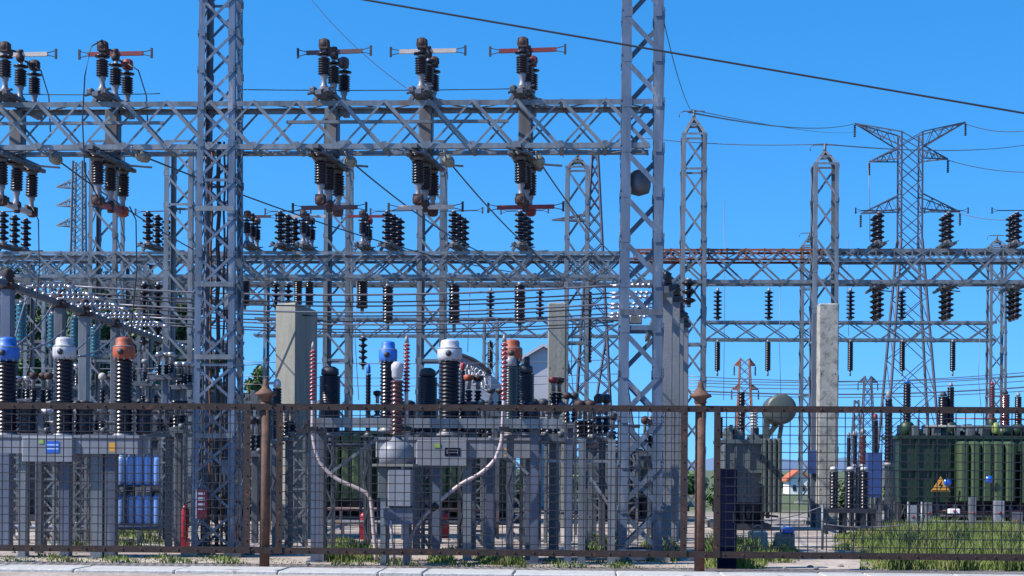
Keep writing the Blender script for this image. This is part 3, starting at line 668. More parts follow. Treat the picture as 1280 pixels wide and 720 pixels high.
for i, (px, pt, pb_, tail, lab) in enumerate(((391,432,500,[(391,520),(391,540),(394,560),(402,580),(420,598),(450,612),(462,622),(466,650),(470,700)],'red and pale striped cable termination right of the flat topped pillar'),
        (508,424,490,[(508,520),(508,560),(509,600),(512,640),(505,690)],'red and pale striped cable termination beside the middle white capped pole'),
        (630,422,500,[(629,520),(628,540),(626,555),(618,575),(600,592),(575,606),(548,628),(528,648),(515,668),(509,700)],'red and pale striped cable termination with the cable swooping down left'))):
    b0 = P(px, pb_, Dg-.25); t = thing('cable_termination', lab, 'cable termination', (b0.x, b0.y, b0.z), 'striped cable terminations', rz=0)
    H = P(px, pt, Dg-.25).z-b0.z
    MB().sheds((0,0,0), H*.93, .06, .025, 13, sides=12).build('shed_stack', porcr, t)
    MB().tube([(.0,-.0,-.05),(0,0,H)], .028, 8).build('core', pinkc, t)
    MB().lathe((0,0,H*.93), [(.035,0),(.03,.06),(.012,.12)], 10).build('terminal', stem, t)
    pts = [P(x_, y_, Dg-.25)-b0 for x_, y_ in [(px,pb_)]+tail]
    # smooth
    out = []
    for k in range(len(pts)-1):
        p0 = pts[max(k-1,0)]; p1 = pts[k]; p2 = pts[k+1]; p3 = pts[min(k+2,len(pts)-1)]
        for q in range(6):
            u = q/6; out.append(.5*((2*p1)+(p2-p0)*u+(2*p0-5*p1+4*p2-p3)*u*u+(3*p1-p0-3*p2+p3)*u**3))
    out.append(pts[-1])
    MB().tube(out, .031, 10).build('cable', pinkc, t)
    k = P(px, 536, Dg-.25)-b0; MB().bbox(k.x-.08,k.x+.08,-.06,.13,k.z-.035,k.z+.035,.01).build('clamp', blackp, t)
    if i == 2: k = P(543,633,Dg-.25)-b0; MB().lathe(k-Vector((.06,0,.05)), [(.04,0),(.06,.02),(.06,.12),(.04,.14)], 12, (.8,0,.6)).build('clamp', blackp, t)

# three fat dark ribbed bushings behind the gantry
def bushing(label, px, D, pt, pb_, w, m=None, capm=None, group=None, nsh=18, basepy=None, cap=True, name='ribbed_bushing', taper=1.0, standw=None, standm=None, ri=.82):
    """ribbed insulator on its own steel stand that reaches the ground"""
    s = D/F; base = G(px, D); t = thing(name, label, 'insulator', base, group)
    z0 = Zp(px, pb_, D); z1 = Zp(px, pt, D); r = w*s/2
    ch = min(.2, (z1-z0)*.14) if cap else 0
    MB().sheds((0,0,z0), z1-z0-ch, r, r*ri, nsh, sides=18, taper=taper).build('shed_stack', m or porc, t)
    if cap:
        MB().lathe((0,0,z1-ch), [(r*.7*taper,0),(r*.85*taper,.02),(r*.8*taper,ch*.7),(r*.4*taper,ch)], 16).build('cap', capm or stem, t)
    MB().lathe((0,0,z0-.07), [(r*1.1,0),(r*1.1,.03),(r*.8,.075)], 16).build('flange', stem, t)
    sw = (standw or max(8, w*.5))*s/2
    b = MB(); zt_ = z0-.07
    for sx in (-1, 1):
        b.angle((sx*sw,-.1,0),(sx*sw,-.1,zt_), .05, .008, (-sx,0,0),(0,1,0)); b.angle((sx*sw,.1,0),(sx*sw,.1,zt_), .05, .008, (-sx,0,0),(0,-1,0))
    n = max(2, int(zt_/.35))
    for i in range(n):
        za = zt_*i/n; zc = zt_*(i+1)/n
        b.bar((-sw,-.105,za if i%2 else zc),(sw,-.105,zc if i%2 else za),.03,.006,(0,1,0))
    b.box(-sw-.05,sw+.05,-.15,.15,zt_-.03,zt_); b.box(-sw-.06,sw+.06,-.16,.16,0,.02)
    b.build('stand', standm or galvd, t)
    return t
g = 'fat dark ribbed bushings'
bushing('fat dark ribbed bushing right of the flat topped pillar', 411, 28, 458, 540, 27, capm=darkm, ri=.93, nsh=24, group=g)
bushing('fat dark ribbed bushing left of the middle white capped pole', 533, 28, 460, 540, 25, capm=darkm, ri=.93, nsh=24, group=g)
bt = bushing('fat dark ribbed bushing with a small tube on top, right of the orange capped pole', 655, 28, 455, 540, 23, capm=darkm, ri=.93, nsh=24, group=g)
MB().tube([(.03,0,Zp(655,458,28)),(.03,0,Zp(655,446,28))], .05, 12).build('top_tube', darkm, bt)
bushing('smooth dark bushing in front of the orange capped pole in the middle', 637, 25.2, 445, 540, 17, mat('dark_blue_green_porcelain', (.012,.022,.03), .3), nsh=26, ri=.9)
bushing('slim dark insulator with a bright blue tip left of the small blue cap', 459, 30, 455, 540, 7, capm=capb)
bushing('slim dark insulator with a red tip, right of the middle white cap', 577, 30, 453, 520, 7, capm=redx)
bushing('dark ribbed bushing with white cap just right of the left fence post', 345, 27, 474, 548, 12, capm=capw)
# voltage transformer with domed tank
Dv = 24.6; s = Dv/F; base = G(495, Dv); vt = thing('voltage_transformer', 'voltage transformer with white cap, brown ribs and domed steel tank on a cabinet', 'transformer', base)
z = lambda py: Zp(495, py, Dv)
MB().sheds((0,0,z(544)), z(474)-z(544), .11, .075, 13, sides=18).build('shed_stack', porcb, vt)
MB().lathe((0,0,z(474)), [(.06,0),(.085,.04),(.085,.12),(.095,.14),(.095,.22),(.05,.27)], 18).build('cap', capw, vt)
MB().lathe((0,0,z(580)), [(.27,0),(.27,.12),(.27,.2),(.25,.26),(.18,.33),(.09,.37),(.06,.43)], 28).build('domed_tank', lgrey, vt)
MB().box(-.34,.30,-.3,.3,z(583),z(580)).build('tray', concl, vt)
b = MB(); b.bbox(-.26,.06,-.22,.1,z(622),z(584),.01); b.build('side_box', greyp, vt)
MB().bbox(-.1,.26,-.28,.2,z(632),z(586),.015).build('cabinet', lgrey, vt)
MB().bbox(-.18,.30,-.24,.2,z(655),z(633),.015).build('lower_cabinet', galvb, vt)
for sx, sy in ((-.22,-.2),(.22,-.2),(-.22,.2),(.22,.2)): MB().angle((sx,sy,0),(sx,sy,z(583)), .09, .012, (-1 if sx > 0 else 1,0,0),(0,-1 if sy > 0 else 1,0)).build('leg', galv, vt)
MB().tube([(-.05,-.25,z(650)),(-.03,-.26,z(672)),(.02,-.25,.02)], .02, 8).build('conduit', pinkc, vt)
# equipment clusters with rusty tops
def cluster(label, px, D, pt, pb_, w, tops, group='small pole switches with coloured tops'):
    s = D/F; base = G(px, D); t = thing('pole_switch', label, 'pole switch', base, group)
    z0 = Zp(px, pb_, D); z1 = Zp(px, pt, D); H = z1-z0; n = len(tops)
    for i, m in enumerate(tops):
        x = (i-(n-1)/2)*w*s/max(1, n)
        y = .12*(i % 2)
        MB().sheds((x,y,z0), H*.5, .075, .045, 4, sides=12).build('insulator', porc, t)
        MB().lathe((x,y,z0+H*.5), [(.04,0),(.035,H*.2),(.055,H*.25),(.03,H*.3)], 12).build('stem', stem, t)
        MB().lathe((x,y,z0+H*.78), [(.05,0),(.09,.03),(.095,.1),(.06,H*.2),(.02,H*.22)], 12).build('head', m, t)
    b = MB(); b.box(-w*s*.75,w*s*.75,-.15,.28,z0-.09,z0-.02); b.bar((-w*s*.9,-.1,z0-.01),(w*s*.9,-.12,z0+.03),.04,.03); b.lathe((w*s*.5,-.1,z0-.02),[(.06,0),(.06,.08),(.02,.1)],10); b.build('base_frame', galvd, t)
    b = MB(); b.bbox(-.06,.06,-.02,.10,0,z0-.09,.01); b.build('post', galvb if px % 2 else galvd, t)
rc = rustcap; oc = capo
for i_, (px_, D_, a_, c_, w_) in enumerate(((172,40,448,478,26),(205,37,440,470,24),(228,38,452,482,18),(185,40,480,508,30),(152,38,470,500,20),(30,36,470,500,24),(100,37,455,482,20))):
    cluster(['silvery switch fittings above and right of the left orange cap','silvery switch fittings just left of the thick front tower, upper','silvery switch fittings touching the left side of the thick tower','silvery switch fittings right of the left orange capped pole, lower','silvery switch fittings hidden behind the left orange capped pole','silvery switch fittings beside the blue cap at the left edge','silvery switch fittings between the left white cap and orange cap'][i_], px_, D_, a_, c_, w_, [alu, stem, alu, alu][:2+i_ % 3])
cluster('small switch with orange brown tops behind the middle white capped pole', 590, 28.5, 468, 505, 22, [oc, rc])
cluster('small switch with red top beside the plain concrete column', 694, 29, 471, 508, 14, [redp, rc])
cluster('small switch with rusty tops left of the left white capped pole', 50, 31, 465, 506, 30, [rc, rc, rc])
cluster('small switch with a pale top left of the left orange capped pole', 131, 38, 466, 506, 18, [beige, rc])
cluster('small dark switch on a steel post, left of the right front tower', 752, 28, 492, 545, 18, [darkm, darkm])
cluster('small switch with pale fittings on a post right of the swooping cable', 730, 27, 500, 548, 20, [rc, darkm, rc])
cluster('small brown white switch pair beneath the left busbar', 48, 26.8, 512, 540, 26, [rc, capw])
cluster('small switch between the two left white and orange poles, low', 118, 28.5, 510, 540, 26, [stem, stem, stem])
cluster('small switch with pale heads right of the left orange capped pole', 210, 29, 505, 540, 34, [stem, rc, stem])
cluster('small dark switch between pillar and first striped termination', 360, 27.2, 508, 545, 12, [stem, stem])
cluster('small dark insulator group between tank and breaker cabinet in the middle', 520, 27.5, 505, 545, 16, [stem, rc])
cluster('small dark insulator group beneath the right end of the crossbar', 690, 26.5, 510, 545, 20, [stem, darkm])
cluster('small black insulator pair left of the left front tower', 222, 27.6, 500, 535, 12, [porc, porc])

CL = [(14,33,505,552,20,'beside the blue cap pole at the left edge, low'),(100,31,500,548,16,'just right of the left white ribbed pole'),(178,39,498,545,18,'just right of the left orange ribbed pole'),(215,33,505,560,18,'left of the thick front tower, low'),
 (318,31,520,565,14,'right behind the left fence post'),(404,31,500,545,14,'right of the first fat dark bushing'),(474,35,488,520,14,'under the slim blue tipped insulator'),(505,33,500,540,18,'behind the brown ribbed voltage transformer'),(548,32,498,545,14,'left of the middle white ribbed pole'),
 (604,31,500,550,18,'behind the middle breaker, right of the white pole'),(618,35,485,515,22,'under the graffiti shed edge'),(672,30,498,545,18,'just right of the fat bushing with top tube'),(712,33,490,530,18,'just right of the plain concrete column'),(742,34,505,550,20,'left of the right front tower, behind a post'),(770,32,515,560,18,'touching the left leg of the right front tower'),(812,36,520,565,20,'inside the right leg of the right front tower')]
for i_, (px_, D_, a_, c_, w_, l_) in enumerate(CL):
    cluster('small dark switch ' + l_, px_, D_, a_, c_, w_, [rc if i_ % 3 == 0 else darkm, stem][:1+i_ % 2]+[darkm], group='small dark pole switches')
# slim lattice stands that carry the rear gear
SL = [(20,30,545,26,'at the left edge under the box frame'),(62,29,578,20,'below the blue printed plate'),(102,30,566,18,'between the left breaker legs, near'),(112,38,560,22,'behind the left breaker legs, left of the cylinders'),(212,32,530,22,'just right of the blue cylinders'),(222,36,520,20,'left of the thick front tower, rear'),
 (310,35,505,22,'seen beside the left fence frame bar'),(372,30,540,22,'between the pillar and the gantry leg'),(398,33,545,14,'just left of the green radiators'),(530,29,560,22,'right of the domed tank cabinet'),(598,30,560,20,'between the middle breaker legs'),(645,31,545,22,'right of the middle breaker box'),(690,32,552,20,'below the plain concrete column'),(745,30,560,20,'left of the right front tower base'),(786,34,560,22,'behind the right front tower base')]
for i_, (px_, D_, y_, w_, l_) in enumerate(SL):
    s_ = D_/F; t = thing('lattice_stand', 'slim lattice stand ' + l_, 'stand', G(px_, D_), 'slim lattice stands carrying rear gear'); H = Zp(px_, y_, D_); h_ = w_*s_/2
    for sx in (-1, 1):
        for sy in (-1, 1): MB().angle((sx*h_,sy*h_,0),(sx*h_,sy*h_,H), .05, .007, (-sx,0,0),(0,-sy,0)).build('leg', galv, t)
    b = MB(); n_ = max(2, int(H/(h_*2)))
    for k in range(n_):
        za = H*k/n_; zc = H*(k+1)/n_
        for sy in (-1, 1): b.bar((-h_,sy*h_*1.03,za if k%2 else zc),(h_,sy*h_*1.03,zc if k%2 else za),.035,.006,(0,1,0)); b.bar((-h_,sy*h_*1.05,zc),(h_,sy*h_*1.05,zc),.035,.006,(0,1,0))
        for sx in (-1, 1): b.bar((sx*h_*1.03,-h_,za if k%2 else zc),(sx*h_*1.03,h_,zc if k%2 else za),.035,.006,(1,0,0))
    b.build('bracing', galv, t)
    random.seed(i_+50); b = MB(); b.box(-h_*1.5,h_*1.5,-h_*1.2,h_*1.2,H,H+.06)
    for k in range(5): x = random.uniform(-h_,h_); b.bbox(x-.05,x+.05,-.1,.1,H+.061,H+random.uniform(.1,.3),.01)
    b.build('top_gear', [galvd, darkm, lgrey][i_ % 3], t)
for i_, (x0_, x1_, y_, D_, m_, l_) in enumerate([(-20,240,528,33,galvd,'upper horizontal pipe behind the left breaker'),(-20,335,514,37,darkm,'dark horizontal pipe just under the left top rail'),(320,470,556,36,galvd,'horizontal pipe crossing the green radiators'),(600,790,552,34,darkm,'dark horizontal pipe left of the right front tower'),(640,800,532,38,galvd,'upper pale pipe left of the right front tower'),(-20,200,658,31,galvb,'low horizontal pipe behind the left breaker legs'),(400,640,652,32,galvd,'low horizontal pipe behind the domed tank cabinet'),(400,620,636,38,brownp,'low dark pipe in front of the green transformer'),(640,800,640,36,darkm,'low dark pipe near the base of the right front tower')]):
    A_ = P(x0_, y_, D_); B_ = P(x1_, y_, D_); B_.z = A_.z
    t = thing('pipe_run', l_, 'pipe', (A_.x, A_.y, 0), 'horizontal pipe runs', rz=0); v_ = B_-A_
    MB().tube([(0,0,A_.z), (v_.x*.5,v_.y*.5,A_.z), (v_.x,v_.y,A_.z)], .045, 10).build('pipe', m_, t)
    for k in (.12, .5, .88): MB().bar((v_.x*k,v_.y*k,0),(v_.x*k,v_.y*k,A_.z-.04),.06,.06).build('support', galvd, t)
# ------------------------------------------------------------- concrete pillars and columns
def pillar(label, px0, px1, D, py, depth, m, name='concrete_pillar', lip=False):
    a = G(px0, D); b_ = G(px1, D); w_ = (b_-a).length; z1 = Zp((px0+px1)/2, py, D)
    o = MB()
    n = 6
    prev = None
    t = thing(name, label, 'concrete pillar', a, 'tall concrete pillars')
    o.bbox(0, w_, 0, depth, -.1, z1, .03); o.build('shaft', m, t)
    b = MB()
    for k in range(1, int(z1)): b.box(w_*.12, w_*.16, -.004, .0, k-.02, k+.02); b.box(w_*.82, w_*.86, -.004, .0, k-.02, k+.02)
    b.build('tie_holes', darkm, t)
    return t
t = thing('concrete_pillar', 'flat topped grey concrete pillar between the left front tower and the striped termination', 'concrete pillar', G(343, 33), 'tall concrete pillars', rz=0)
zt_ = Zp(360, 379, 33); o0 = t.location.copy(); pl4 = [G(343,33)-o0, G(367,32.7)-o0, G(395,34.6)-o0, G(372,35.0)-o0]
b = MB(); cc = sum(pl4, Vector())/4
def rg(k, z): return [(cc.x+(p.x-cc.x)*k, cc.y+(p.y-cc.y)*k, z) for p in pl4]
b.add(rg(1,-.1)+rg(1,zt_-.05)+rg(.9,zt_), [(3,2,1,0),(8,9,10,11)]+[(q*4+i, q*4+(i+1)%4, q*4+4+(i+1)%4, q*4+4+i) for q in (0,1) for i in range(4)]); b.build('shaft', concl, t)
pillar('plain pale concrete column left of the right front tower', 683, 706, 40, 378, .5, concl)
pillar('blotchy concrete pillar with a bright left edge at the right', 1022, 1047, 42, 379, .45, conc)
MBk = G(1018, 42.5); st = thing('steel_column', 'blue grey steel column hugging the blotchy concrete pillar', 'steel column', MBk)
b = MB(); b.box(-.1,.1,-.08,.08,0,Zp(1018,392,42.5)); b.build('shaft', galvb, st)
MB().bbox(-.2,.13,-.25,-.09,Zp(1018,592,42.5),Zp(1018,563,42.5),.01).build('control_box', bluep, st)
pc = G(905, 24.4); n_ = thing('kiosk', 'tall narrow navy cabinet just behind the fence, right of the right post', 'cabinet', G(909, 24.3))
b = MB(); b.bbox(-.14,.14,0,.28,0,Zp(909,586,24.3),.01); b.build('body', navy, n_)
b = MB(); b.box(-.11,.11,-.006,0,.15,1.3); b.build('door', mat('dark_navy_door', (.004,.008,.03), .8, spec=.08), n_)
MB().box(.08,.095,-.02,-.0065,.7,.85).build('handle', darkm, n_)

# ------------------------------------------------------------- walls and buildings behind
def gable(label, px0, px1, D, pye, pyp, depth, m, rm, name='gabled_building'):
    a = G(px0, D); b_ = G(px1, D); w_ = (b_-a).length; ze = Zp(px0, pye, D); zp_ = Zp((px0+px1)/2, pyp, D)
    t = thing(name, label, 'building', a)
    b = MB(); b.add([(0,0,0),(w_,0,0),(w_,0,ze),(w_/2,0,zp_),(0,0,ze),(0,depth,0),(w_,depth,0),(w_,depth,ze),(w_/2,depth,zp_),(0,depth,ze)], [(0,1,2,3,4),(9,8,7,6,5),(0,4,9,5),(1,6,7,2)]); b.build('wall', m, t)
    b = MB()
    for q in (-1, 1):
        x0_ = w_/2+q*(w_/2+.2); 
        b.add([(x0_,-.2,ze-.1),(w_/2,-.2,zp_+.02),(w_/2,depth+.2,zp_+.02),(x0_,depth+.2,ze-.1),(x0_,-.2,ze+.02),(w_/2,-.2,zp_+.14),(w_/2,depth+.2,zp_+.14),(x0_,depth+.2,ze+.02)], [(0,1,2,3),(4,7,6,5),(0,4,5,1),(1,5,6,2),(2,6,7,3),(3,7,4,0)])
    b.build('roof', rm, t)
    return t, w_, ze
gable('pale grey gabled building behind the orange capped pole and concrete column', 655, 702, 62, 448, 434, 9, wallw, wallw)
# curved wall with graffiti
Dq = 55; s = Dq/F; a = G(560, Dq); q = thing('arched_shed', 'grey shed with curved dark roof and white graffiti behind the middle white pole', 'shed', a)
prof = [(560,442),(570,444),(580,447),(590,451),(600,457),(608,464),(613,470),(613,580)]
pts = [((px-560)*s, Zp(px, py, Dq)) for px, py in prof]
b = MB(); nn = len(pts); vs = [(x_,0,z_) for x_, z_ in pts]+[(0,0,0)]+[(x_,6,z_) for x_, z_ in pts]+[(0,6,0)]
b.add(vs, [tuple(range(nn, -1, -1)), tuple(range(nn+1, 2*nn+2))]+[(i, i+1, nn+2+i, nn+1+i) for i in range(nn)]); b.build('wall', mat('bluish_shed_wall', (.24,.27,.34), .8), q)
b = MB(); b.tube([(x_,-.1,z_+.05) for x_, z_ in pts[:7]], .07, 6); b.build('roof_edge', darkm, q)
b = MB(); random.seed(3)
for row in range(3):
    for i in range(7):
        cx = (575+i*5+row*1)*s-560*s; cz = Zp(590, 454+row*8+i*2.4, Dq)
        h = .10; k = random.choice(['o','l','m','r'])
        if k == 'o': p_ = [(cx+h*.7*math.cos(u), -.02, cz+h*math.sin(u)) for u in [j*math.pi/4 for j in range(8)]]
        elif k == 'l': p_ = [(cx-.03,-.02,cz+h*1.2),(cx,-.02,cz-h),(cx+.06,-.02,cz-h*1.1)]
        elif k == 'm': p_ = [(cx-.08,-.02,cz-h),(cx-.04,-.02,cz+h),(cx,-.02,cz-h*.4),(cx+.05,-.02,cz+h),(cx+.08,-.02,cz-h)]
        else: p_ = [(cx-.06,-.02,cz-h),(cx-.05,-.02,cz+h),(cx+.05,-.02,cz+h*.7),(cx-.02,-.02,cz),(cx+.07,-.02,cz-h)]
        b.tube(p_, .018, 5)
b.build('graffiti', whitep, q)
# low dark switch house in the left background
t, w_, ze = gable('long low dark grey switch house in the left background', -60, 322, 75, 492, 478, 8, walld, darkm)
for i in range(8):
    f = MB().box(1+i*1.7, 1.9+i*1.7, -.05, -.002, 1.4, 2.5).build('window', mat('dark_glass', (.02,.03,.05), .1) if i == 0 else bpy.data.materials['dark_glass'], t)
hb_ = G(990, 100); t, w_, ze = gable('small white house with a red tiled roof in the far gap', 986, 1012, 100, 600, 589, 3, whitep, roofr, 'house')
for xx in (.25, .8): MB().box(xx, xx+.2, -.03, -.002, .2, .55).build('window', blackp, t)

# ------------------------------------------------------------- power transformers
def radiator(b, x0, x1, y0, y1, z0, z1, n):
    w_ = (x1-x0)/n
    for i in range(n):
        xa = x0+i*w_+w_*.06; xb = x0+(i+1)*w_-w_*.06
        b.bbox(xa, xb, y0, y1, z0, z1, min(.06, w_*.3))
def tank(label, px0, px1, D, pt, pb_, depth, m, rads=(), name='power_transformer', ribs=6, carriage=True):
    a = G(px0, D); b_ = G(px1, D); w_ = (b_-a).length; s = D/F; z1 = Zp((px0+px1)/2, pt, D); z0 = Zp((px0+px1)/2, pb_, D)
    t = thing(name, label, 'transformer', a, 'large oil filled power transformers')
    b = MB(); b.bbox(0, w_, 0, depth, z0, z1, .04)
    for i in range(ribs+1):
        x = w_*i/ribs; b.box(x-.03, x+.03, -.06, 0, z0+.1, z1-.1)
    b.box(-.08, w_+.08, -.09, depth+.05, z1-.06, z1+.03); b.box(-.03, w_+.03, -.075, depth+.05, (z0+z1)/2-.03, (z0+z1)/2+.03)
    b.build('tank', m, t)
    for (xa, xb, ya, yc, k, rm) in rads:
        b = MB(); X0 = (xa-px0)*s; X1 = (xb-px0)*s; radiator(b, X0, X1, -.75, -.15, Zp(xa, yc, D), Zp(xa, ya, D), k); b.build('radiator', rm, t)
    if carriage:
        b = MB(); b.box(-.1, w_+.1, .1, .3, z0-.28, z0-.002); b.box(-.1, w_+.1, depth-.3, depth-.1, z0-.28, z0-.002)
        k = int(w_/.45)
        for i in range(k+1):
            x = w_*i/k; b.box(x-.05, x+.05, -.1, .1, .05, z0-.05); b.bar((x,-.1,random.uniform(.2,.5)),(x+random.uniform(.1,.4),-.14,random.uniform(.2,.6)),.05,.05); b.box(x+.1,x+random.uniform(.15,.3),-.2,.0,.3,random.uniform(.4,.7))
        b.box(-.2, w_+.2, -.3, depth+.3, 0, .16); b.box(0,w_,.3,depth-.3,.1,z0); b.build('carriage', darkm, t)
    return t, s, z0, z1, w_
Dt = 42
t, s, z0, z1, w_ = tank('dark green transformer with pale green radiators at the right edge', 1124, 1310, Dt, 546, 628, 2.2, greenp, [(1188,1257,552,625,5,greenl), (1264,1330,552,628,5,greenp)], ribs=9)
X = lambda px: (px-1124)*s; Z = lambda py: Zp(1200, py, Dt)
def tb(px, pt, pb_, w__, m, cm):
    r = w__*s/2; b = MB(); b.sheds((X(px),.6,Z(pb_)), Z(pt)-Z(pb_)-.08, r, r*.82, 14, sides=14); o_ = b.build('bushing', m, t)
    MB().lathe((X(px),.6,Z(pt)-.08), [(r*.6,0),(r*.6,.05),(r*.2,.12)], 10).build('bushing_tip', cm, o_)
    MB().lathe((X(px),.6,z1+.02), [(r*1.9,0),(r*1.7,Z(pb_)-z1-.05),(r*1.2,Z(pb_)-z1)], 14).build('turret', greenp, o_)
for a_ in ((1138,474,528,10,porc,capb), (1152,522,540,4,porc,capb), (1183,490,538,14,porc,darkm), (1192,478,528,9,porc,stem), (1243,476,522,7,porcb,redx), (1259,487,534,12,porcb,darkm), (1275,490,530,9,porc,stem)): tb(*a_)
b = MB(); b.tube([(X(1158),.3,Z(533)),(X(1300),.3,Z(533))], .04, 8); b.tube([(X(1200),.9,Z(540)),(X(1300),.9,Z(540))], .05, 8); b.build('pipework', greyp, t)
MB().tube([(X(1190),-.1,Z(523)),(X(1300),-.1,Z(524.5))], .018, 8).build('red_pipe', redx, t)
b = MB(); b.lathe((X(1243),.2,Z(542)), [(.07,0),(.10,.05),(.10,.2),(.07,.27),(.02,.3)], 14); b.build('breather', mat('yellow_green_paint', (.22,.27,.07), .5), t)
b = MB(); random.seed(9)
for i in range(26):
    x = random.uniform(X(1130), X(1270)); b.bbox(x, x+random.uniform(.06,.2), random.uniform(.1,1.2), 1.4, z1, z1+random.uniform(.08,.35), .01)
b.build('fittings', greyp, t)
b = MB(); k = X(1166); c = X(1180); zc = Z(613)
b.add([(k-.24,-.82,zc-.02),(k+.24,-.82,zc-.02),(k,-.82,zc+.36),(k-.24,-.80,zc-.02),(k+.24,-.80,zc-.02),(k,-.80,zc+.36)], [(0,1,2),(5,4,3),(0,3,4,1),(1,4,5,2),(2,5,3,0)])
sg = tag(b.build('warning_sign', yellow), 'amber triangular warning sign with black bolt on the green transformer', 'sign'); sg.location = t.location; sg.rotation_euler = t.rotation_euler
b2 = MB(); b2.add([(k+.03,-.823,zc+.26),(k-.06,-.823,zc+.12),(k-.005,-.823,zc+.12),(k-.03,-.823,zc+.0),(k+.06,-.823,zc+.15),(k+.01,-.823,zc+.15)], [(0,1,2,5),(2,3,4,5)])
b2.box(k-.22,k+.22,-.8215,-.8205,zc-.012,zc+.012)
b2.build('bolt_symbol', blackp, sg)
for px, py, lab in ((1174,603,'blue round badge beside the amber warning sign'), (1224,599,'blue round badge on the pale green radiators')):
    o_ = tag(MB().lathe((X(px),-.80,Z(py)), [(.09,0),(.1,.01),(.1,.025)], 20, (0,-1,0)).build('round_sign', bluec), lab, 'sign', 'blue round badges'); o_.location = t.location; o_.rotation_euler = t.rotation_euler
t_green = t
for i_, (px_, y0_, y1_, w_, m_, l_) in enumerate([(1140,632,660,10,lgrey,'pale box under the left end of the green transformer'),(1160,628,655,8,galv,'small pale box below the amber warning sign'),(1192,636,642,13,whitep,'white flat tray under the pale radiators, left'),(1215,622,660,8,galv,'slim pale post box under the pale radiators'),(1248,626,656,12,lgrey,'pale valve box under the right radiator end'),(1270,640,662,14,galvd,'dark valve box at the right edge in the grass')]):
    D_ = 39.5; tt = thing('valve_box', l_, 'box', G(px_, D_, max(0, Zp(px_, y1_, D_)) if False else 0), 'boxes under the green transformer'); h_ = w_*D_/F/2; zz_ = Zp(px_, y0_, D_); zl_ = max(0, Zp(px_, y1_, D_))
    MB().bbox(-h_,h_,-.1,.1,zl_,zz_,.01).build('body', m_, tt); MB().box(-.02,.02,-.02,.02,0,max(.02,zl_)).build('leg', darkm, tt); MB().lathe((0,-.1,(zl_+zz_)/2),[(.04,0),(.04,.02),(.02,.05)],10,(0,-1,0)).build('hand_wheel', redp, tt)
b = MB()
for k in range(3): b.tube([(X(1125),-.5-.1*k,Z(640+7*k)),(X(1200),-.5-.1*k,Z(641+6*k)),(X(1300),-.5-.1*k,Z(638+8*k))], .035, 8)
o_ = b
for k in range(3): MB().tube([(X(1125),-.55-.1*k,Z(637+7*k)),(X(1210),-.55-.1*k,Z(639+6*k)),(X(1300),-.55-.1*k,Z(636+8*k))], .035, 8).build('low_pipe', [brownp, darkm, galvd][k], t_green)
for k in range(14):
    x_ = X(1128)+k*.24; MB().bar((x_,-.5,.02),(x_+random.uniform(-.05,.05),-.5,Z(630)),.04,.05).build('carriage_strut', [darkm, galvd, galvb][k % 3], t_green)
# grey transformer with conservator
t, s, z0, z1, w_ = tank('grey transformer with a round ended conservator drum, right of the right fence post', 902, 952, 40, 551, 628, 2.0, greyp, [(900,905,556,622,1,greyp)], ribs=3)
X = lambda px: (px-902)*s; Z = lambda py: Zp(930, py, 40)
MB().lathe((X(972),-.5,Z(512)), [(.30,-.03),(.365,0),(.375,.05),(.375,1.1),(.3,1.15)], 28, (0,1,0)).build('conservator', greyg, t)
b = MB(); b.bar((X(955),.2,Z(628)),(X(958),.2,Z(518)),.14,.14,(0,1,0)); b.bar((X(962),.2,Z(628)),(X(976),.2,Z(530)),.1,.1,(0,1,0)); b.bar((X(948),.2,Z(560)),(X(970),.2,Z(530)),.12,.12,(0,1,0)); b.build('drum_support', greyg, t)
b = MB(); radiator(b, X(950), X(974), -.4, .8, Z(640), Z(548), 4); b.build('radiator', greyg, t)
r = .12
for px, pt, pb_, w__, cm in ((928,488,540,9,stem), (902,520,548,6,stem), (915,530,550,5,stem)):
    b = MB(); b.sheds((X(px),.5,Z(pb_)), Z(pt)-Z(pb_), w__*s/2, w__*s*.36, 12, sides=12); o_ = b.build('bushing', porc, t)
b = MB(); b.sheds((X(943),.4,Z(535)), Z(513)-Z(535), .11, .07, 6, sides=12); b.build('white_bushing', capw, t)
b = MB(); random.seed(4)
for i in range(16):
    x = random.uniform(X(905), X(948)); b.bbox(x, x+random.uniform(.05,.2), random.uniform(0,.8), 1.2, z1, z1+random.uniform(.08,.4), .01)
b.build('fittings', greyp, t)
# green transformer in the middle background
t, s, z0, z1, w_ = tank('long dark green transformer behind the middle breaker', 396, 640, 44, 540, 628, 2.0, greenp, [(404,470,542,622,5,greenl), (515,590,545,622,6,greenp)], ribs=10)
b = MB(); X = lambda px: (px-396)*s; Z = lambda py: Zp(500, py, 44); b.tube([(X(400),.4,Z(528)),(X(640),.4,Z(526))], .14, 10); b.build('header_pipe', greenl, t)
t, s, z0, z1, w_ = tank('grey boxy transformer seen through the right front tower', 738, 850, 46, 562, 622, 2.0, greyp, [(742,800,566,620,5,greyp)], ribs=5)
t, s, z0, z1, w_ = tank('bluish grey switch cabinet row behind the left breaker legs', 100, 330, 44, 548, 612, 1.6, mat('slate_cabinet', (.045,.052,.07), .6, 0, .3, 2), [], name='switch_cabinet', ribs=14, carriage=True)
t['category'] = 'cabinet row'; del t['group']
t, s, z0, z1, w_ = tank('dark grey switch cabinet row at the left edge', -60, 92, 42, 556, 640, 1.6, mat('dark_slate_cabinet', (.03,.034,.045), .6, 0, .3, 2), [], name='switch_cabinet', ribs=8, carriage=True)
t['category'] = 'cabinet row'; del t['group']
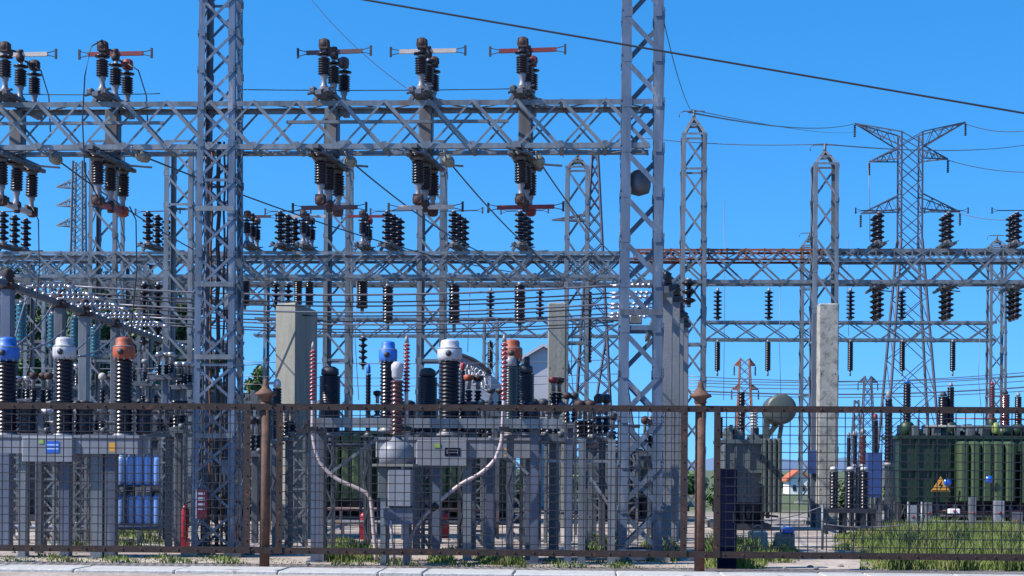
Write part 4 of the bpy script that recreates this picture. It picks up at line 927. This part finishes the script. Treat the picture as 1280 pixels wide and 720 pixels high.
# ------------------------------------------------------------- right hand small equipment
g = 'arresters beside the green transformer'
bushing('dark tapered insulator left of the green transformer', 1110, 41, 488, 578, 11, group=g, taper=.8, ri=.85)
bushing('dark insulator with a red ball top, right of the blotchy pillar', 1093, 40, 517, 572, 8, capm=redp, group=g, ri=.88)
bushing('slim insulator with white cap right of the blotchy pillar', 1068, 41, 538, 580, 6, capm=capw, group=g)
bushing('short ribbed insulator with pale discs between white cap and red ball', 1078, 41, 536, 580, 8, m=porcb, group=g, nsh=6)
bushing('small dark insulator nearest the blotchy pillar', 1060, 42, 540, 585, 5, group=g)
g = 'low ribbed reactors on the dark platform'
t = thing('reactor_platform', 'dark low steel platform under the ribbed reactors', 'platform', G(1062, 38)); b = MB(); s = 38/F
b.box(-34*s, 30*s, -.3, .5, .52, .6)
for x in (-30, -8, 14, 27): b.box(x*s-.04, x*s+.04, -.25, -.17, .0, .52); b.box(x*s-.04, x*s+.04, .35, .43, 0, .52)
b.box(-34*s, 30*s, -.26, -.2, .12, .2); b.build('deck', darkm, t)
for px, lab in ((1042, 'black ribbed reactor nearest the blotchy pillar on the low platform'), (1063, 'black ribbed reactor in the middle of the low platform'), (1080, 'black ribbed reactor at the right of the low platform')):
    base = G(px, 38, .602); t = thing('reactor', lab, 'reactor', base, g)
    MB().sheds((0,0,.0), .88, .11, .085, 12, sides=16).build('shed_stack', porc, t); MB().lathe((0,0,.88), [(.07,0),(.1,.02),(.08,.09),(.03,.1)], 12).build('cap', capw, t)
t = thing('cabinet', 'blue control cabinet on legs left of the green transformer', 'cabinet', G(1093, 39.5)); s = 39.5/F
MB().bbox(-.18,.18,0,.3,Zp(1093,622,39.5),Zp(1093,566,39.5),.015).build('body', bluep, t); MB().box(-.15,.15,-.008,-.001,Zp(1093,618,39.5),Zp(1093,570,39.5)).build('door', bluep, t)
b = MB(); [b.box(x-.03,x+.03,.05,.1,0,Zp(1093,622,39.5)) for x in (-.14,.14)]; b.build('leg', galv, t)
for px, D, w_, h_, m, lab in ((947,30,.34,.36,conc,'grey concrete block with lifting loop in the weeds'), (980,30,.36,.34,concl,'pale concrete block with blue rag on top')):
    t = thing('concrete_block', lab, 'concrete block', G(px, D), 'concrete blocks in the yard'); MB().bbox(-w_/2,w_/2,-.18,.18,-.02,h_,.03).build('body', m, t)
    MB().tube([(-.07,0,h_-.01),(-.06,0,h_+.08),(0,0,h_+.11),(.06,0,h_+.08),(.07,0,h_-.01)], .012, 6).build('lifting_loop', galv, t)
MB_ = MB().bbox(-.12,.1,-.22,.0,0,.1,.03); o_ = MB_.build('rag', bluec); o_.location = G(984, 30, .342); tag(o_, 'crumpled blue rag lying on the pale concrete block', 'rag')
for px0, px1, D, z_, lab in ((950,1030,31,.62,'upper'), (1030,1130,33,.5,'lower')):
    wire('%s slack pale rope strung across the yard at the right' % lab, cat(G(px0, D, z_-.1), G(px1, D, z_+(.2 if lab == 'upper' else -.1)), .06), .012, stem, name='rope', cat_='rope')
for px in (1028, 1135, 1152):
    o_ = MB().tube([(0,0,0),(0,0,.85)], .025, 8).build('stake', galv); o_.location = G(px, 30.5 if px < 1100 else 34); tag(o_, {1028:'pale stake holding the rope in front of the blotchy pillar',1135:'pale stake at the left end of the green transformer carriage',1152:'pale stake below the amber warning sign'}[px], 'stake', 'rope stakes')

# ------------------------------------------------------------- blue cylinders, extinguishers, signs at the left
t = thing('cylinder_rack', 'low steel rack with two shelves under the blue cylinders', 'rack', G(152, 36)); s = 36/F
z_lo = Zp(170, 656, 36); z_up = Zp(170, 607, 36)
b = MB(); b.box(-37*s,56*s,-.2,.3,z_lo-.06,z_lo); b.box(-37*s,56*s,-.2,.3,z_up-.03,z_up)
for x in (-37,8,56): b.box(x*s-.02,x*s+.02,.26,.3,0,z_up-.03); b.box(x*s-.02,x*s+.02,-.2,-.16,0,z_up-.03)
b.build('frame', darkm, t)
cylm = mat('shiny_blue_cylinder_paint', (.20,.34,.66), .3, .2, .2, 5, coat=.5)
cn = ['first', 'second', 'third', 'fourth', 'fifth', 'sixth']
for row, z_ in ((0, z_lo), (1, z_up)):
    for i, px in enumerate((122,152,163,174,185,196)):
        o_ = thing('gas_cylinder', '%s glossy blue cylinder from the left in the %s row of the rack' % (cn[i], ['lower','upper'][row]), 'cylinder', G(px, 36, z_+.002), 'glossy blue cylinders')
        part('body', ('cyl',), lambda b: b.lathe((0,0,0), [(.085,0),(.1,.02),(.102,.1),(.102,.55),(.09,.63),(.05,.68),(.03,.69)], 20), cylm, o_)
        part('collar', ('cyc',), lambda b: b.lathe((0,0,.685), [(.03,0),(.045,.01),(.045,.05),(.02,.06)], 12), stem, o_)
def extinguisher(px, D, h_, lab, r=.09):
    t = thing('fire_extinguisher', lab, 'extinguisher', G(px, D, .25), 'red fire extinguishers')
    MB().lathe((0,0,0), [(r*.8,0),(r,.03),(r,h_*.75),(r*.7,h_*.88),(r*.25,h_*.93)], 16).build('body', redx, t)
    MB().bar((-.02,0,h_*.95),(.1,0,h_*1.02),.03,.03).build('handle', blackp, t)
    MB().tube([(r*.3,-.03,h_*.92),(r*1.3,-.05,h_*.8),(r*1.3,-.05,h_*.3)], .012, 6).build('hose', blackp, t)
    b = MB(); b.box(-r,r,-.03,.12,-.25,-.0); b.tube([(0,.12,-.25),(0,.12,h_)], .015, 6); b.build('stand', redx, t)
extinguisher(231, 27.3, .62, 'red extinguisher with white cone left of the thick front tower', .06)
extinguisher(291, 27.5, .6, 'red extinguisher between the thick front tower and the fence frame', .1)
extinguisher(455, 33, .33, 'red extinguisher left of the domed tank', .09)
extinguisher(556, 34, .33, 'red extinguisher behind the swooping cable', .09)
extinguisher(56, 31, .45, 'red extinguisher behind the left breaker legs', .06)
base = G(251, 26.0); 
b = MB(); z0 = Zp(251,648,26); z1 = Zp(251,612,26); b.box(-.09,.09,-.01,.01,z0,z1); sg = b.build('notice_board', redx); sg.location = base-Vector((0,.0,0)); tag(sg, 'narrow red notice board with white bars on the thick front tower', 'sign')
b = MB()
for k, (a_, c_) in enumerate(((.82,.9),(.62,.74),(.45,.53),(.3,.34))): b.box(-.05,.055,-.013,-.0105,z0+(z1-z0)*a_,z0+(z1-z0)*c_)
b.box(-.09,-.07,-.013,-.0105,z0,z1); b.build('lettering', capo if False else whitep, sg)

# ------------------------------------------------------------- pylons far away
def pylon(label, px, D, pyt, w0, w1, arms, peak=None, m=None, name='transmission_pylon', pw=2.2, leg=.18, br=.09, waist=None):
    m = m or farst; base = G(px, D); s = D/F; H = Zp(px, pyt, D); t = thing(name, label, 'pylon', base, 'distant transmission pylons')
    zw = Zp(px, waist, D) if waist else H
    def hw(z): return (w0+(w1-w0)*z/zw)/2 if z < zw else w1/2
    for sx in (-1, 1):
        for sy in (-1, 1):
            b = MB(); b.bar((sx*hw(0),sy*hw(0),0),(sx*hw(zw),sy*hw(zw),zw),leg,leg)
            if zw < H: b.bar((sx*hw(zw),sy*hw(zw),zw),(sx*hw(H),sy*hw(H),H),leg*.8,leg*.8)
            b.build('leg', m, t)
    b = MB(); z = 0
    while z < H-.3:
        z2 = min(H, z+max(pw*.55, hw(z)*1.7)); 
        for sy in (-1, 1): b.bar((-hw(z),sy*hw(z),z),(hw(z2),sy*hw(z2),z2),br,br); b.bar((hw(z),sy*hw(z),z),(-hw(z2),sy*hw(z2),z2),br,br)
        for sx in (-1, 1): b.bar((sx*hw(z),-hw(z),z),(sx*hw(z2),hw(z2),z2),br,br)
        z = z2
    b.build('bracing', m, t)
    for (xt, yt_, ya, yb2) in arms:   # tip px, tip py, root py upper, root py lower
        b = MB(); q = -1 if xt < px else 1; tip = Vector(((xt-px)*s, 0, Zp(px, yt_, D))); zu = Zp(px, ya, D); zl = Zp(px, yb2, D)
        for sy in (-1, 1):
            U = Vector((q*hw(zu), sy*hw(zu), zu)); L_ = Vector((q*hw(zl), sy*hw(zl), zl)); b.bar(U, tip, br*1.4, br*1.4); b.bar(L_, tip, br*1.4, br*1.4)
            for k in range(1, 4): b.bar(U.lerp(tip, k/4), L_.lerp(tip, (k-.5)/4), br*.8, br*.8); b.bar(U.lerp(tip, k/4), L_.lerp(tip, (k+.5)/4), br*.8, br*.8)
        a_ = b.build('cross_arm', m, t)
        if D > 130: MB().sheds((tip.x,0,tip.z-1.3), 1.2, .14, .06, 7, sides=8).build('insulator', porc, a_)
    return t
pylon('big distant pylon with spreading horned top arms at the right', 1135, 154, 167, 5.4, 1.95, [(1067,154,167,185), (1202,153,167,185), (1085,202,184,200), (1181,199,184,200), (1075,267,244,263), (1196,265,244,263)], waist=300, leg=.19, br=.075)
pylon('slender distant mast with crossarm beside the peaked tower', 741, 110, 187, 3.0, .35, [(688,275,268,276)], pw=2, leg=.14, br=.07)
pylon('distant mast with three arms to the left in the top left sky', 96, 100, 202, 1.1, .6, [(67,234,225,235), (67,257,248,258), (67,282,273,283)], pw=1.2, m=galv, leg=.12, br=.045)
pylon('tiny rusty distant pylon above the grey transformer', 930, 210, 448, 2.6, 1.2, [(917,457,449,457), (943,457,449,457), (914,487,480,487), (947,487,480,487)], m=rustb, pw=2, leg=.13, br=.07)
pylon('faint tiny distant pylon right of the blotchy pillar', 1084, 260, 470, 2.8, 1.0, [(1072,478,471,478), (1096,478,471,478)], pw=3, leg=.14, br=.09)
pylon('faint slender distant mast left of the big pylon', 1070, 200, 500, 1.8, .5, [], pw=2, leg=.1, br=.07)
pylon('rusty brown distant pylon leaning lines behind the middle', 765, 140, 420, 5, 1.2, [], pw=2.5, leg=.16, br=.07)
gl = 'distant lines behind the right half'
for i, (ya, ym) in enumerate(((475,471),(478,474),(482,477),(488,485),(491,489),(470,468))):
    wire(['topmost','second','third','fourth','fifth','highest faint'][i]+' distant line sagging low across the right half', cat(P(860,ya,120), P(1330,ya-14+i*2,120), .5), .035 if i != 3 else .06, alwire, gl)
for (a_, b_, sg_, lab) in (((1202,153,154),(1300,160,154),.6,'from the upper right tip of the big pylon'), ((1181,199,154),(1300,215,154),.4,'from the lower right arm of the big pylon'), ((1067,155,154),(860,140,60),.5,'from the upper left tip of the big pylon'), ((1196,265,154),(1300,272,100),.4,'from the lowest right arm of the big pylon')):
    wire('line leaving rightward '+lab if a_[0] > 1135 else 'line leaving leftward '+lab, cat(P(*a_), P(*b_), sg_), .035, alwire)
for i, (px, y0, y1, D, lab) in enumerate(((1085,202,300,150,'under the left middle arm of the big pylon'), (905,250,500,60,'beside the tall peaked tower'), (1225,420,520,60,'near the far column at the right edge'), (975,355,500,60,'between the peaked towers'), (588,352,440,46,'behind the middle tower'), (446,352,500,44,'left of the middle tower'), (716,400,520,46,'in front of the plain concrete column'), (1100,268,330,50,'beside the left disc insulator switch'), (1060,300,420,60,'left of the left disc insulator switch'))):
    wire('thin vertical drop wire ' + lab, [P(px,y0,D), P(px+random.uniform(-3,3),(y0+y1)/2,D), P(px+random.uniform(-4,4),y1,D)], .010 if D < 100 else .03, alwire, 'thin vertical drop wires')
for i, (x0, x1, ya, D, lab) in enumerate(((300,780,452,50,'upper of the low level wires behind the breaker caps'), (300,780,470,52,'middle of the low level wires behind the breaker caps'), (300,780,480,52,'lower of the low level wires behind the breaker caps'), (-20,330,458,44,'level wire behind the left breaker caps'))):
    wire(lab, cat(P(x0,ya,D), P(x1,ya-3,D), .1), .013, alwire)

# ------------------------------------------------------------- trees
def tree(label, px, D, py_top, wpx, mi, py_low=None, seed=0, n=7000, cat_='tree', name='tree'):
    random.seed(seed); base = G(px, D); s = D/F; H = Zp(px, py_top, D); r = wpx*s/2
    t = thing(name, label, cat_, base, 'trees behind the substation')
    b = MB(); top = H*.6; trr = .12+H*.02
    b.tube([(0,0,-.1),(.05*H*.2,0,H*.2),(-.02*H,0,H*.4),(0,.1,H*.75)], [trr, trr*.8, trr*.6, trr*.2], 8)
    lobes = []
    for i in range(11):
        a_ = random.uniform(0, 6.28); q = random.uniform(.15,.75)*r; z_ = H*random.uniform(.38,.90)
        k = 1-.45*max(0,(z_/H-.5))*2
        c = Vector((math.cos(a_)*q*k, math.sin(a_)*q*k, z_)); lobes.append((c, r*random.uniform(.34,.6)))
        b.tube([(0,0,H*.3), c*.5+Vector((0,0,H*.2)), c], [trr*.4, trr*.25, .02], 5)
    b.build('trunk', barkm, t)
    b = MB(); vs = b.v; fs = b.f
    for i in range(n):
        c, rr = random.choice(lobes); d = Vector((random.gauss(0,1), random.gauss(0,1), random.gauss(0,.8))).normalized()
        p = c+d*rr*random.uniform(.55,1.08)
        e = random.uniform(.09,.2)*max(.8, D/80); u = Vector((random.gauss(0,1),random.gauss(0,1),random.gauss(0,1))).normalized(); v_ = u.cross(d+Vector((.1,.2,.3))).normalized()
        o_ = len(vs); vs += [tuple(p-u*e), tuple(p+v_*e*.5), tuple(p+u*e), tuple(p-v_*e*.5)]; fs.append((o_,o_+1,o_+2,o_+3)); b.sm.append(False)
    b.build('crown', leafm[mi], t)
for i, (px, D, py, wpx, mi, lab) in enumerate(((-10,95,310,120,0,'dark tree at the far left edge behind the busbar'), (62,100,325,110,1,'dark green tree behind the leftmost teal insulators'), (120,92,330,100,0,'dark tree behind the white capped pole at the left'), (170,98,335,100,1,'dark tree behind the orange capped pole at the left'),
        (222,95,345,90,0,'dark tree behind the thick left front tower'), (30,85,420,80,2,'lower bush between blue and white caps at the left'), (90,82,430,80,0,'lower dark bush behind the left white capped pole'), (275,88,425,70,0,'dark bush hidden behind the thick front tower'), (318,80,440,46,2,'small bright green tree right of the thick front tower'))):
    tree(lab, px, D, py, wpx, mi, seed=i+1)
for i, (px, D, py, wpx, lab) in enumerate(((972,120,592,18,'bush left of the far white house'), (1018,110,597,16,'bush right of the far white house'), (1118,70,603,24,'light green bush left of the green transformer'), (1052,90,612,40,'low bush behind the ribbed reactors'), (860,95,600,60,'low bush behind the right fence post'), (400,85,600,160,'low bush behind the middle green transformer'), (700,90,596,120,'low bush behind the plain concrete column'))):
    tree(lab, px, D, py, wpx, 2, seed=40+i, n=1200, name='bush', cat_='bush')

for i in range(9):
    px = [345,560,655,775,905,925,1052,1180,1290][i]
    tree(['bushy hedge plant behind the flat topped pillar','hedge plant behind the domed tank cabinet','hedge plant behind the plain concrete column base','hedge plant seen through the right front tower','hedge plant behind the navy kiosk','hedge plant behind the grey transformer','small hedge plant behind the ribbed reactors','hedge plant behind the green transformer radiators','hedge plant at the right edge'][i], px, 64+3*(i%3), 612-(i%3)*5, 70, 1+i%2, seed=80+i, n=900, name='hedge_plant', cat_='bush')
# ------------------------------------------------------------- grass
def grass(name, areas, m, seed):
    random.seed(seed); b = MB(); vs = b.v; fs = b.f
    for (pa, pb_, Da, Db, h0, h1, n) in areas:
        for i in range(n):
            D = random.uniform(Da, Db); px = random.uniform(pa, pb_)
            e = min((px-pa), (pb_-px))/(pb_-pa)*6; e = max(.25, min(1, e))*(.6+.4*math.sin(px*.09+D*1.3))
            if random.random() > e+.35: continue
            p = G(px, D); h = random.uniform(h0, h1)*e; a_ = random.uniform(0,6.28); w2 = .006+.006*random.random(); l = random.uniform(.1,.55)*h
            dx = math.cos(a_); dy = math.sin(a_); q = random.uniform(0,6.28)
            px_, py_ = -math.sin(q)*w2, math.cos(q)*w2
            o_ = len(vs); vs += [(p.x-px_,p.y-py_,-.01),(p.x+px_,p.y+py_,-.01),(p.x+dx*l*.35+px_*.8,p.y+dy*l*.35+py_*.8,h*.6),(p.x+dx*l*.35-px_*.8,p.y+dy*l*.35-py_*.8,h*.6),(p.x+dx*l,p.y+dy*l,h)]
            fs += [(o_,o_+1,o_+2,o_+3),(o_+3,o_+2,o_+4)]; b.sm += [False, False]
    o_ = b.build(name, m); o_['kind'] = 'stuff'; return o_
gm = mat('grass_blades', (.115,.165,.03), .7, 0, .6, .8, (.22,.19,.08), .22, 1.1)
grass('grass', [(1075,1330,24.4,37,.08,.55,46000), (1040,1120,30,38,.05,.25,3000), (870,960,24.4,31,.08,.42,8000), (925,1000,26,31,.05,.25,2500)], gm, 5)
o_ = grass('grass', [(60,215,29,37,.05,.2,5000), (395,475,25,30,.06,.25,7000), (535,570,25,29,.05,.2,1800), (590,665,24.6,27,.04,.2,2500), (725,775,27,33,.06,.26,5000), (800,850,26,32,.05,.25,3500), (-20,340,24.2,26,.02,.1,2500), (340,860,24,26,.02,.1,3000)], gm, 6)
# loose stones and leaves
random.seed(12); b = MB()
for i in range(500):
    p = G(random.uniform(-20,1300), random.uniform(24.0,36)); r = random.uniform(.012,.05)
    b.lathe((p.x,p.y,-.005), [(r*random.uniform(.7,1.1),0),(r*random.uniform(.8,1.2),r*.4),(r*.5,r*.8)], 6, smooth=False)
o_ = b.build('rubble', concl); o_['kind'] = 'stuff'
